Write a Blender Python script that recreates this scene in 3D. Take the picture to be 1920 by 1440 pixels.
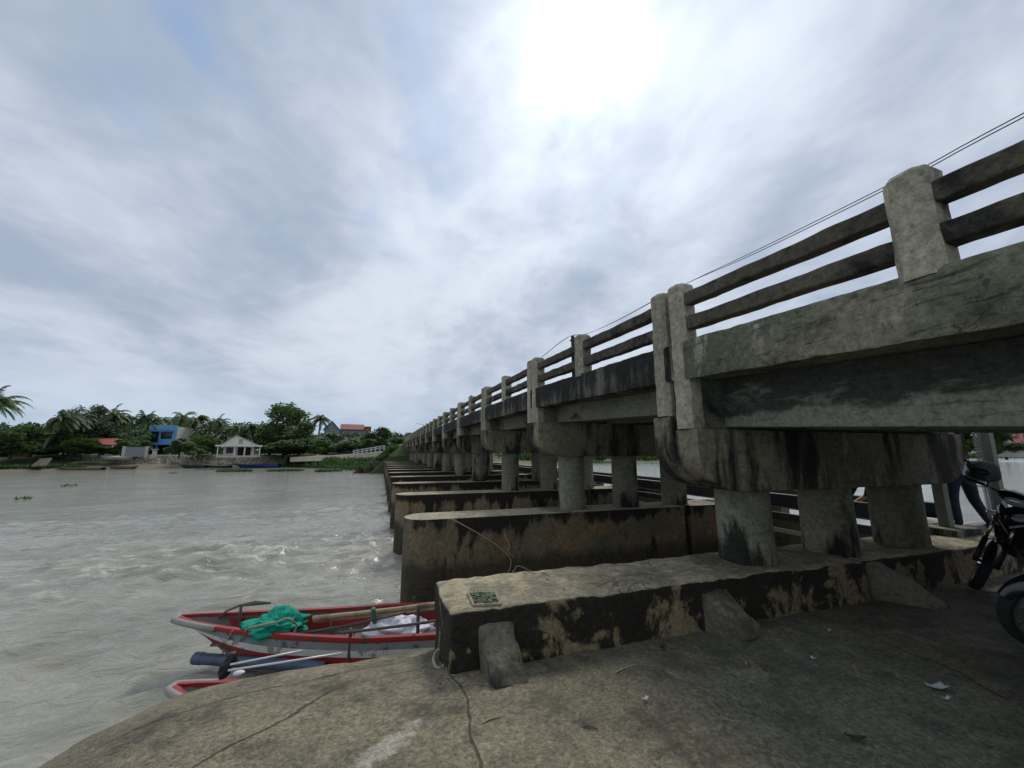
import bpy, math, random
import numpy as np
from mathutils import Vector, Matrix, noise as mn
R = math.radians
rnd = random.Random(7)
S = bpy.context.scene
COL = S.collection
for o in list(bpy.data.objects): bpy.data.objects.remove(o)

# ------------------------------------------------------------------ camera
EYE = 1.35                      # eye above the concrete apron (z = 0); the bridge runs along +Y
FPX, PITCH, YAW = 735.0, math.atan(128/735.0), R(18.2)
fw = Vector((math.sin(YAW)*math.cos(PITCH), math.cos(YAW)*math.cos(PITCH), math.sin(PITCH)))
cam = bpy.data.objects.new('camera', bpy.data.cameras.new('camera')); COL.objects.link(cam)
cam.location = (0, 0, EYE)
cam.rotation_euler = fw.to_track_quat('-Z', 'Y').to_euler()
cam.data.sensor_fit = 'HORIZONTAL'; cam.data.sensor_width = 36.0
cam.data.lens = 36.0*FPX/1920.0
cam.data.clip_start = 0.05; cam.data.clip_end = 3000
S.camera = cam
S.render.resolution_x, S.render.resolution_y = 1024, 768
S.view_settings.view_transform = 'Standard'; S.view_settings.look = 'None'
S.view_settings.exposure = 0.35; S.view_settings.gamma = 1.0
S.view_settings.use_curve_mapping = False
S.cycles.max_bounces = 5; S.cycles.diffuse_bounces = 3; S.cycles.glossy_bounces = 2; S.cycles.transmission_bounces = 2
S.cycles.caustics_reflective = False; S.cycles.caustics_refractive = False

# ------------------------------------------------------------------ node helper
class NT:
    def __init__(s, tree): s.t = tree; s.n = tree.nodes; s.n.clear()
    def put(s, sock, v):
        if v is None: return
        if isinstance(v, bpy.types.NodeSocket): s.t.links.new(v, sock)
        else:
            if sock.type == 'RGBA' and len(v) == 3: v = (*v, 1)
            sock.default_value = v
    def node(s, typ, ins=(), **attr):
        n = s.n.new(typ)
        for k, v in attr.items(): setattr(n, k, v)
        items = ins.items() if isinstance(ins, dict) else enumerate(ins)
        for k, v in items: s.put(n.inputs[k], v)
        return n
    def math(s, op, a, b=None, c=None, clamp=False):
        n = s.n.new('ShaderNodeMath'); n.operation = op; n.use_clamp = clamp
        for i, v in enumerate((a, b, c)): s.put(n.inputs[i], v)
        return n.outputs[0]
    def vm(s, op, a, b=None, out=0):
        n = s.n.new('ShaderNodeVectorMath'); n.operation = op
        s.put(n.inputs[0], a); s.put(n.inputs[1], b)
        return n.outputs[out]
    def mix(s, f, a, b, blend='MIX'):
        n = s.n.new('ShaderNodeMix'); n.data_type = 'RGBA'; n.blend_type = blend; n.clamp_factor = True
        s.put(n.inputs[0], f); s.put(n.inputs[6], a); s.put(n.inputs[7], b)
        return n.outputs[2]
    def noise(s, vec, scale, detail=4, rough=.55, dist=0.0):
        n = s.node('ShaderNodeTexNoise', {'Vector': vec, 'Scale': scale, 'Detail': detail, 'Roughness': rough, 'Distortion': dist})
        return n.outputs[0]
    def ss(s, x, lo, hi):                       # smooth step
        n = s.n.new('ShaderNodeMapRange'); n.interpolation_type = 'SMOOTHSTEP'
        s.put(n.inputs[0], x); s.put(n.inputs[1], lo); s.put(n.inputs[2], hi)
        return n.outputs[0]
    def sep(s, v): return s.node('ShaderNodeSeparateXYZ', [v]).outputs
    def comb(s, x, y, z): return s.node('ShaderNodeCombineXYZ', [x, y, z]).outputs[0]

# ------------------------------------------------------------------ sky and sun
SUN = Vector((0.321, 0.565, 0.760)).normalized()   # high, in front, behind the thin cloud
w = bpy.data.worlds.new('World'); S.world = w; w.use_nodes = True
t = NT(w.node_tree)
sky = t.node('ShaderNodeTexSky', sky_type='NISHITA'); sky.sun_disc = False
sky.sun_elevation = math.asin(SUN.z); sky.sun_rotation = math.atan2(SUN.x, SUN.y)
sky.air_density = 1.2; sky.dust_density = 2.0
d = t.node('ShaderNodeTexCoord').outputs['Generated']
dx, dy, dz = t.sep(d)
zz = t.math('ADD', t.math('MAXIMUM', dz, 0.0), 0.22)
BA = R(12.0)                                        # cloud bands run this way from +Y
bx_ = t.math('ADD', t.math('MULTIPLY', dx, math.cos(BA)), t.math('MULTIPLY', dy, -math.sin(BA)))
by_ = t.math('ADD', t.math('MULTIPLY', dx, math.sin(BA)), t.math('MULTIPLY', dy, math.cos(BA)))
u = t.math('DIVIDE', bx_, zz); v = t.math('DIVIDE', by_, zz)
q1 = t.comb(t.math('MULTIPLY', u, .95), t.math('MULTIPLY', v, .50), 3.3)
q2 = t.comb(t.math('MULTIPLY', u, 2.6), t.math('MULTIPLY', v, 2.3), 7.1)
q3 = t.comb(t.math('MULTIPLY', u, 8.0), t.math('MULTIPLY', v, 6.5), 1.7)
n1 = t.noise(q1, 1.15, 2, .5, .5); n2 = t.noise(q2, 1.0, 4, .56, .4); n3 = t.noise(q3, 1.0, 3, .6, .4)
c = t.math('ADD', t.math('ADD', t.math('MULTIPLY', n1, .56), t.math('MULTIPLY', n2, .30)), t.math('MULTIPLY', n3, .14))
bright = t.ss(c, .35, .62)
cs = t.node('ShaderNodeVectorMath', [d, tuple(SUN)], operation='DOT_PRODUCT').outputs['Value']
cs = t.math('MAXIMUM', cs, 0.0)
g_wide = t.math('POWER', cs, 7.0); g_mid = t.math('POWER', cs, 32.0); g_core = t.math('MULTIPLY', t.math('POWER', cs, 380.0), t.math('ADD', t.math('MULTIPLY', t.ss(n2, .34, .62), 1.1), .40))
cloud = t.mix(bright, (2.95, 3.55, 4.55), (5.3, 5.8, 6.55))
glow = t.math('ADD', t.math('MULTIPLY', g_wide, .22), t.math('MULTIPLY', g_mid, .36))
glow = t.math('ADD', glow, t.math('MULTIPLY', g_core, 5.0))
glow = t.math('MULTIPLY', glow, t.math('ADD', t.math('MULTIPLY', bright, .75), .45))
cloud = t.mix(1.0, cloud, t.comb(*[t.math('ADD', glow, 1.0)]*3), 'MULTIPLY')
# thin haze towards the horizon, and a few blue gaps between the streaks
low = t.ss(dz, .26, .0)
cloud = t.mix(t.math('MULTIPLY', low, .75), cloud, (3.9, 4.75, 5.85))
gapn = t.noise(t.comb(t.math('MULTIPLY', u, 2.6), t.math('MULTIPLY', v, 1.5), 11.3), 1.0, 3, .6, .25)
gap = t.math('MULTIPLY', t.ss(gapn, .54, .72), t.ss(dz, .35, .6))
blue = t.mix(.75, sky.outputs[0], (1.9, 3.2, 5.4))
allc = t.mix(t.math('MULTIPLY', gap, .6), cloud, blue)
bg = t.node('ShaderNodeBackground', [allc, 0.1])
t.t.links.new(bg.outputs[0], t.node('ShaderNodeOutputWorld').inputs[0])

sl = bpy.data.lights.new('sun', 'SUN'); sl.energy = 1.5; sl.angle = R(14); sl.color = (1, .96, .9)
so = bpy.data.objects.new('sun', sl); COL.objects.link(so); so.location = (10, 20, 40)
so.rotation_euler = SUN.to_track_quat('Z', 'Y').to_euler()

# ------------------------------------------------------------------ mesh helpers
WO = {}                                             # world origin of every object (parents carry no rotation unless noted)
def new(name, data, parent=None, loc=(0, 0, 0)):
    o = bpy.data.objects.new(name, data); COL.objects.link(o); o.location = loc
    if parent is not None: o.parent = parent
    return o
def tag(o, label=None, cat=None, group=None, kind=None):
    for k, val in (('label', label), ('category', cat), ('group', group), ('kind', kind)):
        if val: o[k] = val
    return o
def thing(name, label, cat, loc=(0, 0, 0), rz=0.0, group=None, parent=None):
    o = new(name, None, parent, loc); o.rotation_euler = (0, 0, rz); o.empty_display_size = .2
    return tag(o, label, cat, group)
class MB:
    def __init__(s): s.v = []; s.f = []
    def add(s, V, F):
        k = len(s.v); s.v += [tuple(p) for p in V]; s.f += [tuple(i+k for i in f) for f in F]; return s
    def box(s, x0, x1, y0, y1, z0, z1):
        return s.add([(x, y, z) for z in (z0, z1) for y in (y0, y1) for x in (x0, x1)],
                     [(0, 2, 3, 1), (4, 5, 7, 6), (0, 1, 5, 4), (2, 6, 7, 3), (0, 4, 6, 2), (1, 3, 7, 5)])
    def slab(s, x0, x1, ya, yb, za0, za1, zb0, zb1):         # box along y whose bottom / top follow a grade
        return s.add([(x0, ya, za0), (x1, ya, za0), (x0, yb, zb0), (x1, yb, zb0), (x0, ya, za1), (x1, ya, za1), (x0, yb, zb1), (x1, yb, zb1)],
                     [(0, 2, 3, 1), (4, 5, 7, 6), (0, 1, 5, 4), (2, 6, 7, 3), (0, 4, 6, 2), (1, 3, 7, 5)])
    def bar(s, a, b, wd, h, up=(0, 0, 1)):
        a, b = Vector(a), Vector(b); dd = (b-a).normalized(); up = Vector(up)
        if abs(dd.dot(up)) > .98: up = Vector((1, 0, 0))
        sd = dd.cross(up).normalized(); up = sd.cross(dd).normalized()
        P = [p+sd*i*wd/2+up*j*h/2 for p in (a, b) for i, j in ((-1, -1), (1, -1), (1, 1), (-1, 1))]
        return s.add(P, [(3, 2, 1, 0), (4, 5, 6, 7), (0, 1, 5, 4), (1, 2, 6, 5), (2, 3, 7, 6), (3, 0, 4, 7)])
    def tube(s, pts, r, n=8, cap=True):
        pts = [Vector(p) for p in pts]; m = len(pts)
        rs = r if isinstance(r, (list, tuple)) else [r]*m
        V = []; prev = None
        for i, p in enumerate(pts):
            dd = (pts[min(i+1, m-1)]-pts[max(i-1, 0)]).normalized()
            if prev is None:
                prev = dd.orthogonal().normalized()
            a = (prev-dd*prev.dot(dd)).normalized(); b = dd.cross(a); prev = a
            V += [p+(a*math.cos(2*math.pi*k/n)+b*math.sin(2*math.pi*k/n))*rs[i] for k in range(n)]
        F = [(i*n+k, i*n+(k+1) % n, (i+1)*n+(k+1) % n, (i+1)*n+k) for i in range(m-1) for k in range(n)]
        if cap: F += [tuple(range(n-1, -1, -1)), tuple((m-1)*n+k for k in range(n))]
        return s.add(V, F)
    def prism(s, poly, a, b, axis='z'):
        n = len(poly)
        mk = {'z': lambda p, h: (p[0], p[1], h), 'y': lambda p, h: (p[0], h, p[1]), 'x': lambda p, h: (h, p[0], p[1])}[axis]
        V = [mk(p, a) for p in poly]+[mk(p, b) for p in poly]
        F = [(i, (i+1) % n, n+(i+1) % n, n+i) for i in range(n)]+[tuple(range(n-1, -1, -1)), tuple(range(n, 2*n))]
        return s.add(V, F)
    def lathe(s, prof, n=24, c=(0, 0, 0), M=None):          # profile (r, h) about z, then matrix
        V = []
        for r, h in prof:
            V += [Vector((r*math.cos(2*math.pi*k/n), r*math.sin(2*math.pi*k/n), h)) for k in range(n)]
        if M is not None: V = [M @ p for p in V]
        V = [p+Vector(c) for p in V]
        F = [(i*n+k, i*n+(k+1) % n, (i+1)*n+(k+1) % n, (i+1)*n+k) for i in range(len(prof)-1) for k in range(n)]
        return s.add(V, F)
    def grid(s, P):                                          # P[i][j] points
        a, b = len(P), len(P[0])
        return s.add([p for row in P for p in row], [(i*b+j, i*b+j+1, (i+1)*b+j+1, (i+1)*b+j) for i in range(a-1) for j in range(b-1)])
    def ell(s, c, r, n=12, m=8, M=None):
        V = []; c = Vector(c)
        for i in range(m+1):
            th = math.pi*i/m
            for k in range(n):
                ph = 2*math.pi*k/n
                p = Vector((r[0]*math.sin(th)*math.cos(ph), r[1]*math.sin(th)*math.sin(ph), r[2]*math.cos(th)))
                V.append((M @ p if M is not None else p)+c)
        return s.add(V, [(i*n+k, (i+1)*n+k, (i+1)*n+(k+1) % n, i*n+(k+1) % n) for i in range(m) for k in range(n)])
    def mesh(s, name, off=None):
        me = bpy.data.meshes.new(name)
        V = s.v if off is None else [(p[0]-off[0], p[1]-off[1], p[2]-off[2]) for p in s.v]
        me.from_pydata(V, [], s.f); me.update(); return me
    def obj(s, name, mat, parent=None, smooth=False, bevel=0, seg=2, loc=(0, 0, 0), off=None, rot=None, fix=True):
        me = s.mesh(name, off); me.materials.append(mat)
        if fix:
            import bmesh
            bm = bmesh.new(); bm.from_mesh(me); bmesh.ops.recalc_face_normals(bm, faces=bm.faces); bm.to_mesh(me); bm.free()
        if smooth:
            for p in me.polygons: p.use_smooth = True
            if smooth == 'auto': me.set_sharp_from_angle(angle=R(40))
        o = new(name, me, parent, loc)
        if rot: o.rotation_euler = rot
        if bevel:
            b = o.modifiers.new('bevel', 'BEVEL'); b.width = bevel; b.segments = seg; b.limit_method = 'ANGLE'; b.angle_limit = R(35)
            for p in me.polygons: p.use_smooth = True
            b.harden_normals = True
            me.set_sharp_from_angle(angle=R(40))
        return o
def twin(o, name, parent=None, loc=(0, 0, 0), rot=None, sc=None):   # same mesh, another object
    c = new(name, o.data, parent, loc)
    if rot: c.rotation_euler = rot
    if sc: c.scale = sc
    for m in o.modifiers:
        b = c.modifiers.new(m.name, m.type)
        if m.type == 'BEVEL':
            b.width, b.segments, b.limit_method, b.angle_limit, b.harden_normals = m.width, m.segments, m.limit_method, m.angle_limit, m.harden_normals
    return c
def copy_tree(o, parent=None):
    c = o.copy(); COL.objects.link(c); c.parent = parent
    for ch in list(o.children): copy_tree(ch, c)
    return c
def lines(a, b, r, step):
    n = max(1, int(round((b-a-2*r)/step)))
    return [a, a+r*.3, a+r*.7] + [a+r+(b-a-2*r)*i/n for i in range(n+1)] + [b-r*.7, b-r*.3, b]
def rough_box(mb, x0, x1, y0, y1, z0, z1, r=.02, step=.08, amp=.008, fr=3.0, seed=0.0):
    """concrete block with worn, wavering arrises"""
    X, Y, Z = lines(x0, x1, r, step), lines(y0, y1, r, step), lines(z0, z1, r, step)
    def fix(p):
        p = Vector(p)
        w_ = r*(.7+.6*mn.noise(p*4+Vector((seed, 1, 2))))
        q = Vector((min(max(p.x, x0+w_), x1-w_), min(max(p.y, y0+w_), y1-w_), min(max(p.z, z0+w_), z1-w_)))
        dv = p-q
        if dv.length > 1e-6: p = q+dv.normalized()*w_
        s_ = Vector((seed, seed*1.7, 0))
        p += Vector((mn.noise(p*fr+s_), mn.noise(p*fr+s_+Vector((9, 0, 0))), mn.noise(p*fr+s_+Vector((0, 9, 0)))))*amp
        p += Vector((mn.noise(p*14+s_), mn.noise(p*14+s_+Vector((9, 0, 0))), mn.noise(p*14+s_+Vector((0, 9, 0)))))*amp*.5
        return p
    for z in (z0, z1): mb.grid([[fix((x, y, z)) for y in Y] for x in X])
    for y in (y0, y1): mb.grid([[fix((x, y, z)) for z in Z] for x in X])
    for x in (x0, x1): mb.grid([[fix((x, y, z)) for z in Z] for y in Y])
    return mb
def weld(o, dist=.0006):
    import bmesh
    bm = bmesh.new(); bm.from_mesh(o.data); bmesh.ops.remove_doubles(bm, verts=bm.verts, dist=dist)
    bmesh.ops.recalc_face_normals(bm, faces=bm.faces); bm.to_mesh(o.data); bm.free()
    for p in o.data.polygons: p.use_smooth = True

# ------------------------------------------------------------------ materials
def material(name):
    m = bpy.data.materials.new(name); m.use_nodes = True
    t = NT(m.node_tree); out = t.node('ShaderNodeOutputMaterial'); b = t.node('ShaderNodeBsdfPrincipled')
    t.t.links.new(b.outputs[0], out.inputs[0])
    return m, t, b
def plain(name, col, rough=.6, metal=0.0, var=.25, scale=9.0, bump=.0, spec=.5, dirt=None, dw=.18, d0=.5):
    m, t, b = material(name)
    P = t.node('ShaderNodeTexCoord').outputs['Object']
    n = t.noise(P, scale, 5, .6)
    k = t.math('MULTIPLY_ADD', n, 2*var, 1-var)
    c = t.mix(1.0, col, t.comb(k, k, k), 'MULTIPLY')
    if dirt: c = t.mix(t.ss(t.noise(P, scale*.6, 6, .68), d0, d0+dw), c, dirt)
    t.put(b.inputs['Base Color'], c)
    t.put(b.inputs['Roughness'], t.math('MULTIPLY_ADD', n, .2, rough-.1)); t.put(b.inputs['Metallic'], metal)
    t.put(b.inputs['Specular IOR Level'], spec)
    if bump:
        bn = t.node('ShaderNodeBump', {'Strength': bump, 'Distance': .02, 'Height': t.noise(P, scale*4, 4)})
        t.put(b.inputs['Normal'], bn.outputs[0])
    return m
def concrete(name, base, base2, mold=(.012, .012, .011), mold_t=.56, mold_w=.10, ms=(2.4, 2.4, .75), patch=None, patch_t=.6,
             pale=None, pale_t=.62, top=None, top2=None, band=None, seed=0.0, bump=.5, cracks=.0, rough=.92, streak=0.0, amt=.93, cw=.007, wet=None, scr=0.0):
    """weathered concrete: mottled base, mould streaks running down, bare patches, grain"""
    m, t, b = material(name)
    wm = lambda c_: None if c_ is None else (min(.6, c_[0]*1.42), min(.58, c_[1]*1.36), min(.5, c_[2]*1.18))
    base, base2, patch, pale, top, top2 = map(wm, (base, base2, patch, pale, top, top2))
    G = t.node('ShaderNodeNewGeometry')
    P = t.vm('ADD', G.outputs['Position'], (seed*3.1, seed*5.3, seed*.7))
    px, py, pz = t.sep(G.outputs['Position'])
    col = t.mix(t.ss(t.noise(P, .9, 4, .6), .36, .64), base, base2)
    if patch: col = t.mix(t.ss(t.noise(P, 1.9, 5, .62, .3), patch_t, patch_t+.07), col, patch)
    if pale: col = t.mix(t.ss(t.noise(t.vm('MULTIPLY', P, (3.0, 3.0, 1.2)), 1.2, 5, .66, .2), pale_t, pale_t+.1), col, pale)
    q = t.vm('MULTIPLY', P, ms)
    f = t.math('ADD', t.math('MULTIPLY', t.noise(q, 1.0, 6, .66, .25), .72), t.math('MULTIPLY', t.noise(P, .6, 3, .5), .28))
    if streak:
        f = t.math('ADD', f, t.math('MULTIPLY', t.math('SUBTRACT', t.noise(t.vm('MULTIPLY', P, (5.0, 5.0, .45)), 1.0, 5, .68, .4), .5), streak))
    if band:
        z0, z1, s_ = band
        f = t.math('ADD', f, t.math('MULTIPLY', t.ss(pz, z0, z1), s_))
    mk = t.ss(f, mold_t, mold_t+mold_w)
    col = t.mix(t.math('MULTIPLY', mk, amt), col, mold)
    if wet:                                            # tide stain below the usual water mark
        wf = t.ss(t.math('ADD', pz, t.math('MULTIPLY', t.math('SUBTRACT', t.noise(q, 1.3, 4, .6), .5), .5)), wet[0]+.12, wet[0]-.12)
        col = t.mix(t.math('MULTIPLY', wf, .8), col, wet[1])
    if scr:                                            # short horizontal board marks
        sk = t.ss(t.noise(t.vm('MULTIPLY', P, (3.5, 3.5, 30)), 1.0, 4, .6, .6), .58, .66)
        col = t.mix(t.math('MULTIPLY', sk, scr), col, (.022, .021, .018))
    if top:
        nz = t.sep(G.outputs['Normal'])[2]
        tf = t.ss(t.math('ADD', nz, t.math('MULTIPLY', t.math('SUBTRACT', t.noise(P, 14, 3), .5), .7)), .45, .8)
        tc = t.mix(t.ss(t.noise(P, 2.6, 8, .62, .5), .42, .60), top, top2 or top)
        tc = t.mix(t.math('MULTIPLY', t.ss(t.noise(P, 1.3, 6, .6), .52, .66), .75), tc, tuple(k*.28 for k in top))
        col = t.mix(tf, col, tc)
    fine = t.noise(P, 60, 2, .7); mid = t.noise(P, 20, 4, .74)
    k = t.math('ADD', t.math('MULTIPLY_ADD', fine, .55, .45), t.math('MULTIPLY', t.math('SUBTRACT', mid, .5), 1.5))
    col = t.mix(1.0, col, t.comb(k, k, k), 'MULTIPLY')
    h = t.math('ADD', t.math('MULTIPLY', fine, .25), t.math('MULTIPLY', mid, .9))
    pit = t.ss(t.noise(P, 24, 2, .5), .66, .74)
    h = t.math('SUBTRACT', h, t.math('MULTIPLY', pit, .35))
    col = t.mix(t.math('MULTIPLY', pit, .45), col, (.02, .02, .018))
    if cracks:
        wv = t.node('ShaderNodeTexVoronoi', {'Vector': t.vm('ADD', P, t.vm('MULTIPLY', t.node('ShaderNodeTexNoise', {'Vector': P, 'Scale': 3.0, 'Detail': 6}).outputs[1], (.55, .55, .55))), 'Scale': cracks}, feature='DISTANCE_TO_EDGE')
        ck = t.math('MULTIPLY', t.ss(wv.outputs[0], cw, cw*.15), t.ss(t.noise(P, 2.1, 4), .47, .60))
        col = t.mix(t.math('MULTIPLY', ck, .7), col, (.02, .018, .015)); h = t.math('SUBTRACT', h, t.math('MULTIPLY', ck, .8))
    t.put(b.inputs['Base Color'], col); t.put(b.inputs['Roughness'], rough); t.put(b.inputs['Specular IOR Level'], .3)
    bn = t.node('ShaderNodeBump', {'Strength': bump, 'Distance': .025, 'Height': h})
    t.put(b.inputs['Normal'], bn.outputs[0])
    return m
M = {}
M['fascia_near'] = concrete('fascia_concrete', (.19, .188, .148), (.105, .113, .088), amt=.8, mold_t=.50, mold_w=.14, ms=(1.6, 1.3, 2.4), band=(2.12, 2.36, .045), pale=(.27, .26, .22), pale_t=.55, seed=21, cracks=2.2, scr=.6)
M['fascia'] = concrete('mouldy_fascia_concrete', (.15, .15, .14), (.09, .09, .085), mold_t=.405, mold_w=.13, band=(2.15, 2.42, .06), ms=(3.0, 2.6, .7), pale=(.24, .24, .22), pale_t=.62, seed=2, streak=.25, scr=.3)
M['girder'] = concrete('girder_concrete', (.15, .155, .13), (.10, .106, .088), mold_t=.50, mold_w=.14, ms=(1.3, 1.0, 2.6), seed=3)
M['girder_near'] = concrete('banded_girder_concrete', (.19, .205, .18), (.16, .172, .148), mold_t=.60, mold_w=.10, ms=(1.3, 1.2, 3.4), band=(1.55, 1.74, .25), seed=17, scr=.4, amt=.8)  # band turns the upper part of the girder faces darker
M['cap'] = concrete('cap_concrete', (.23, .21, .165), (.14, .128, .10), mold_t=.50, mold_w=.11, ms=(2.6, 2.6, .6), pale=(.30, .29, .25), pale_t=.60, seed=4, streak=.26, scr=.25)
M['cap_black'] = concrete('blackened_cap_concrete', (.22, .205, .165), (.13, .12, .095), mold_t=.44, mold_w=.13, ms=(2.2, 2.2, .7), pale=(.32, .31, .27), pale_t=.62, seed=24, streak=.22)
M['post'] = concrete('post_concrete', (.33, .315, .265), (.22, .21, .18), mold_t=.56, mold_w=.13, ms=(3.5, 3.5, 1.6), pale=(.33, .32, .28), pale_t=.62, seed=5)
M['rail'] = concrete('rail_concrete', (.095, .087, .07), (.055, .052, .044), mold_t=.49, mold_w=.12, ms=(3, 3, 3), pale=(.2, .19, .16), pale_t=.66, seed=6)
M['column'] = concrete('column_concrete', (.21, .21, .18), (.15, .15, .125), mold_t=.535, mold_w=.09, ms=(2.6, 2.6, .7), pale=(.31, .31, .29), pale_t=.63, seed=7, streak=.2, band=(.75, .33, .07))
M['pier'] = concrete('pier_wall_concrete', (.175, .145, .10), (.115, .10, .075), mold_t=.525, mold_w=.09, ms=(2.6, 2.6, .9), patch=(.215, .145, .085), patch_t=.52, pale=(.30, .26, .20), pale_t=.70, top=(.26, .24, .19), top2=(.36, .33, .26), band=(.02, .33, .16), wet=(-.32, (.050, .045, .028)), seed=8, streak=.3)
M['pier_black'] = concrete('blackened_pier_concrete', (.19, .155, .105), (.115, .10, .075), mold_t=.465, mold_w=.09, ms=(2.6, 2.6, .9), patch=(.22, .15, .09), patch_t=.54, pale=(.30, .26, .20), pale_t=.68, top=(.26, .24, .19), top2=(.36, .33, .26), band=(.02, .33, .16), wet=(-.32, (.040, .037, .024)), seed=28, streak=.3)
M['footing'] = concrete('footing_concrete', (.25, .20, .128), (.19, .157, .105), mold_t=.465, mold_w=.045, ms=(2.6, 2.6, 1.9), top=(.19, .172, .135), top2=(.34, .30, .225), band=(.16, .33, .07), seed=9, cracks=1.9, cw=.013, bump=.7)
M['buttress'] = concrete('buttress_concrete', (.15, .142, .118), (.085, .08, .068), mold_t=.49, mold_w=.16, ms=(2, 2, 2), pale=(.2, .19, .16), pale_t=.70, seed=10)

# ------------------------------------------------------------------ river
WZ = -1.1
def graded(a0, a1, b0, b1, step, g=1.13):
    mid = list(np.arange(a0, a1+1e-6, step)); out = []; s_ = step; x = a0
    while x > b0: s_ *= g; x -= s_; out.append(x)
    lo = out[::-1]; out = []; s_ = step; x = a1
    while x < b1: s_ *= g; x += s_; out.append(x)
    return np.array(lo+mid+out)
def vnoise(x, y, seed):
    r_ = np.random.RandomState(seed); T = r_.rand(256, 256)
    xi, yi = np.floor(x).astype(int), np.floor(y).astype(int); fx, fy = x-xi, y-yi
    fx, fy = fx*fx*(3-2*fx), fy*fy*(3-2*fy); g_ = lambda a, b: T[(a % 256), (b % 256)]
    return (g_(xi, yi)*(1-fx)+g_(xi+1, yi)*fx)*(1-fy)+(g_(xi, yi+1)*(1-fx)+g_(xi+1, yi+1)*fx)*fy-.5
def grid_mesh(name, X, Y, Z):
    nx, ny = len(X), len(Y)
    xx, yy = np.meshgrid(X, Y, indexing='ij')
    V = np.stack([xx, yy, Z], -1).reshape(-1, 3)
    i, j = np.meshgrid(np.arange(nx-1), np.arange(ny-1), indexing='ij'); a = (i*ny+j).ravel()
    F = np.stack([a, a+ny, a+ny+1, a+1], -1)
    me = bpy.data.meshes.new(name); me.from_pydata(V.tolist(), [], F.tolist()); me.update()
    me.polygons.foreach_set('use_smooth', [True]*len(F)); return me
X = graded(-11, 3, -420, 420, .085, 1.09); Y = graded(3.2, 17, 3.0, 520, .085, 1.06)
xx, yy = np.meshgrid(X, Y, indexing='ij')
wob = .55*vnoise(xx*.5, yy*.5, 9)
Zw = np.zeros_like(xx)
for k, (fx_, fy_, am) in enumerate([(.55, 1.1, .050), (1.2, 2.5, .055), (2.5, 4.5, .046), (4.2, 6.8, .026)]):
    n_ = vnoise(xx*fx_+wob*fx_+k*7, yy*fy_+wob+k*3, 20+k)
    Zw += am*(1-2.4*np.abs(n_)) if k in (1, 2) else am*n_*2
dist = np.hypot(xx, yy)
turb = np.exp(-(((xx+4.0)/4.6)**2+((yy-11.2)/2.5)**2))
amp = (.95+1.2*turb)*np.clip(1.3-dist/24, .16, 1)
amp *= np.clip((14-np.abs(xx+4))/4+.4, .7, 1)
Zw = WZ+(Zw-.03)*amp
me = grid_mesh('river_water', X, Y, Zw)
m, t, b = material('muddy_river_water')
G = t.node('ShaderNodeNewGeometry'); P = G.outputs['Position']
px, py, pz = t.sep(P)
qw = t.vm('MULTIPLY', P, (.75, 1.5, 1))
base = t.mix(t.ss(t.noise(qw, .35, 5, .6), .4, .62), (.285, .272, .220), (.220, .215, .172))
ex = t.math('ADD', t.math('POWER', t.math('DIVIDE', t.math('ADD', px, 3.8), 4.3), 2.0), t.math('POWER', t.math('DIVIDE', t.math('SUBTRACT', py, 11.2), 2.0), 2.0))
reg = t.ss(ex, 1.25, .2)
fo = t.noise(t.vm('MULTIPLY', P, (.9, 2.6, 0)), 1.0, 9, .66, .7)
hgt = t.ss(pz, WZ+.0, WZ+.07)
foam = t.math('MULTIPLY', t.ss(t.math('ADD', fo, t.math('MULTIPLY', hgt, .10)), .60, .69), reg)
foam = t.math('MULTIPLY', foam, t.ss(t.noise(P, 9, 5, .7), .38, .6))
fl2 = t.math('MULTIPLY', t.ss(t.math('ADD', fo, t.math('MULTIPLY', hgt, .12)), .66, .74), t.ss(ex, 6.0, 1.0))
foam = t.math('MAXIMUM', foam, t.math('MULTIPLY', fl2, .5))
base = t.mix(t.math('MULTIPLY', foam, .6), base, (.60, .60, .53))
t.put(b.inputs['Base Color'], base); t.put(b.inputs['IOR'], 1.33)
t.put(b.inputs['Roughness'], t.math('MULTIPLY_ADD', foam, .5, .10)); t.put(b.inputs['Specular IOR Level'], .5)
r1 = t.noise(t.vm('MULTIPLY', P, (2.2, 4.6, 1)), 1.0, 4, .6, .5); r2 = t.noise(t.vm('MULTIPLY', P, (.5, 1.1, 1)), 1.0, 4, .55, .6)
bn = t.node('ShaderNodeBump', {'Strength': .55, 'Distance': .10, 'Height': t.math('ADD', t.math('MULTIPLY', t.math('ABSOLUTE', t.math('SUBTRACT', r1, .5)), -1.5), t.math('MULTIPLY', r2, 1.2))})
t.put(b.inputs['Normal'], bn.outputs[0])
me.materials.append(m)
tag(new('river_water', me), kind='structure')

# ------------------------------------------------------------------ concrete apron the photographer stands on
X = graded(-2.2, 5.5, -2.3, 14, .05, 1.15); Y = graded(.3, 3.95, -9, 3.96, .05, 1.2)
xx, yy = np.meshgrid(X, Y, indexing='ij')
ex0, ey0, cr = -1.60, 3.42, .95
qx = np.maximum(ex0+cr-xx, 0); qy = np.maximum(yy-(ey0-cr), 0)
inside = cr-np.hypot(qx, qy)
inside = np.where((qx == 0) & (qy == 0), np.minimum(xx-ex0, ey0-yy), inside)
inside += .05*vnoise(xx*2.3, yy*2.3, 4)+.03*vnoise(xx*7, yy*7, 5)
k = np.clip((1.1-inside)/1.1, 0, 1)
Zg = -.17*k**2.4
Zg = np.where(inside < 0, -.17-1.3*np.clip(-inside/.42, 0, 1.4)**.8, Zg)
Zg += .012*vnoise(xx*1.7, yy*1.7, 6)+.008*vnoise(xx*5, yy*5, 7)+.004*vnoise(xx*13, yy*13, 8)
me = grid_mesh('concrete_apron', X, Y, Zg)
m, t, b = material('worn_apron_concrete')
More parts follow.
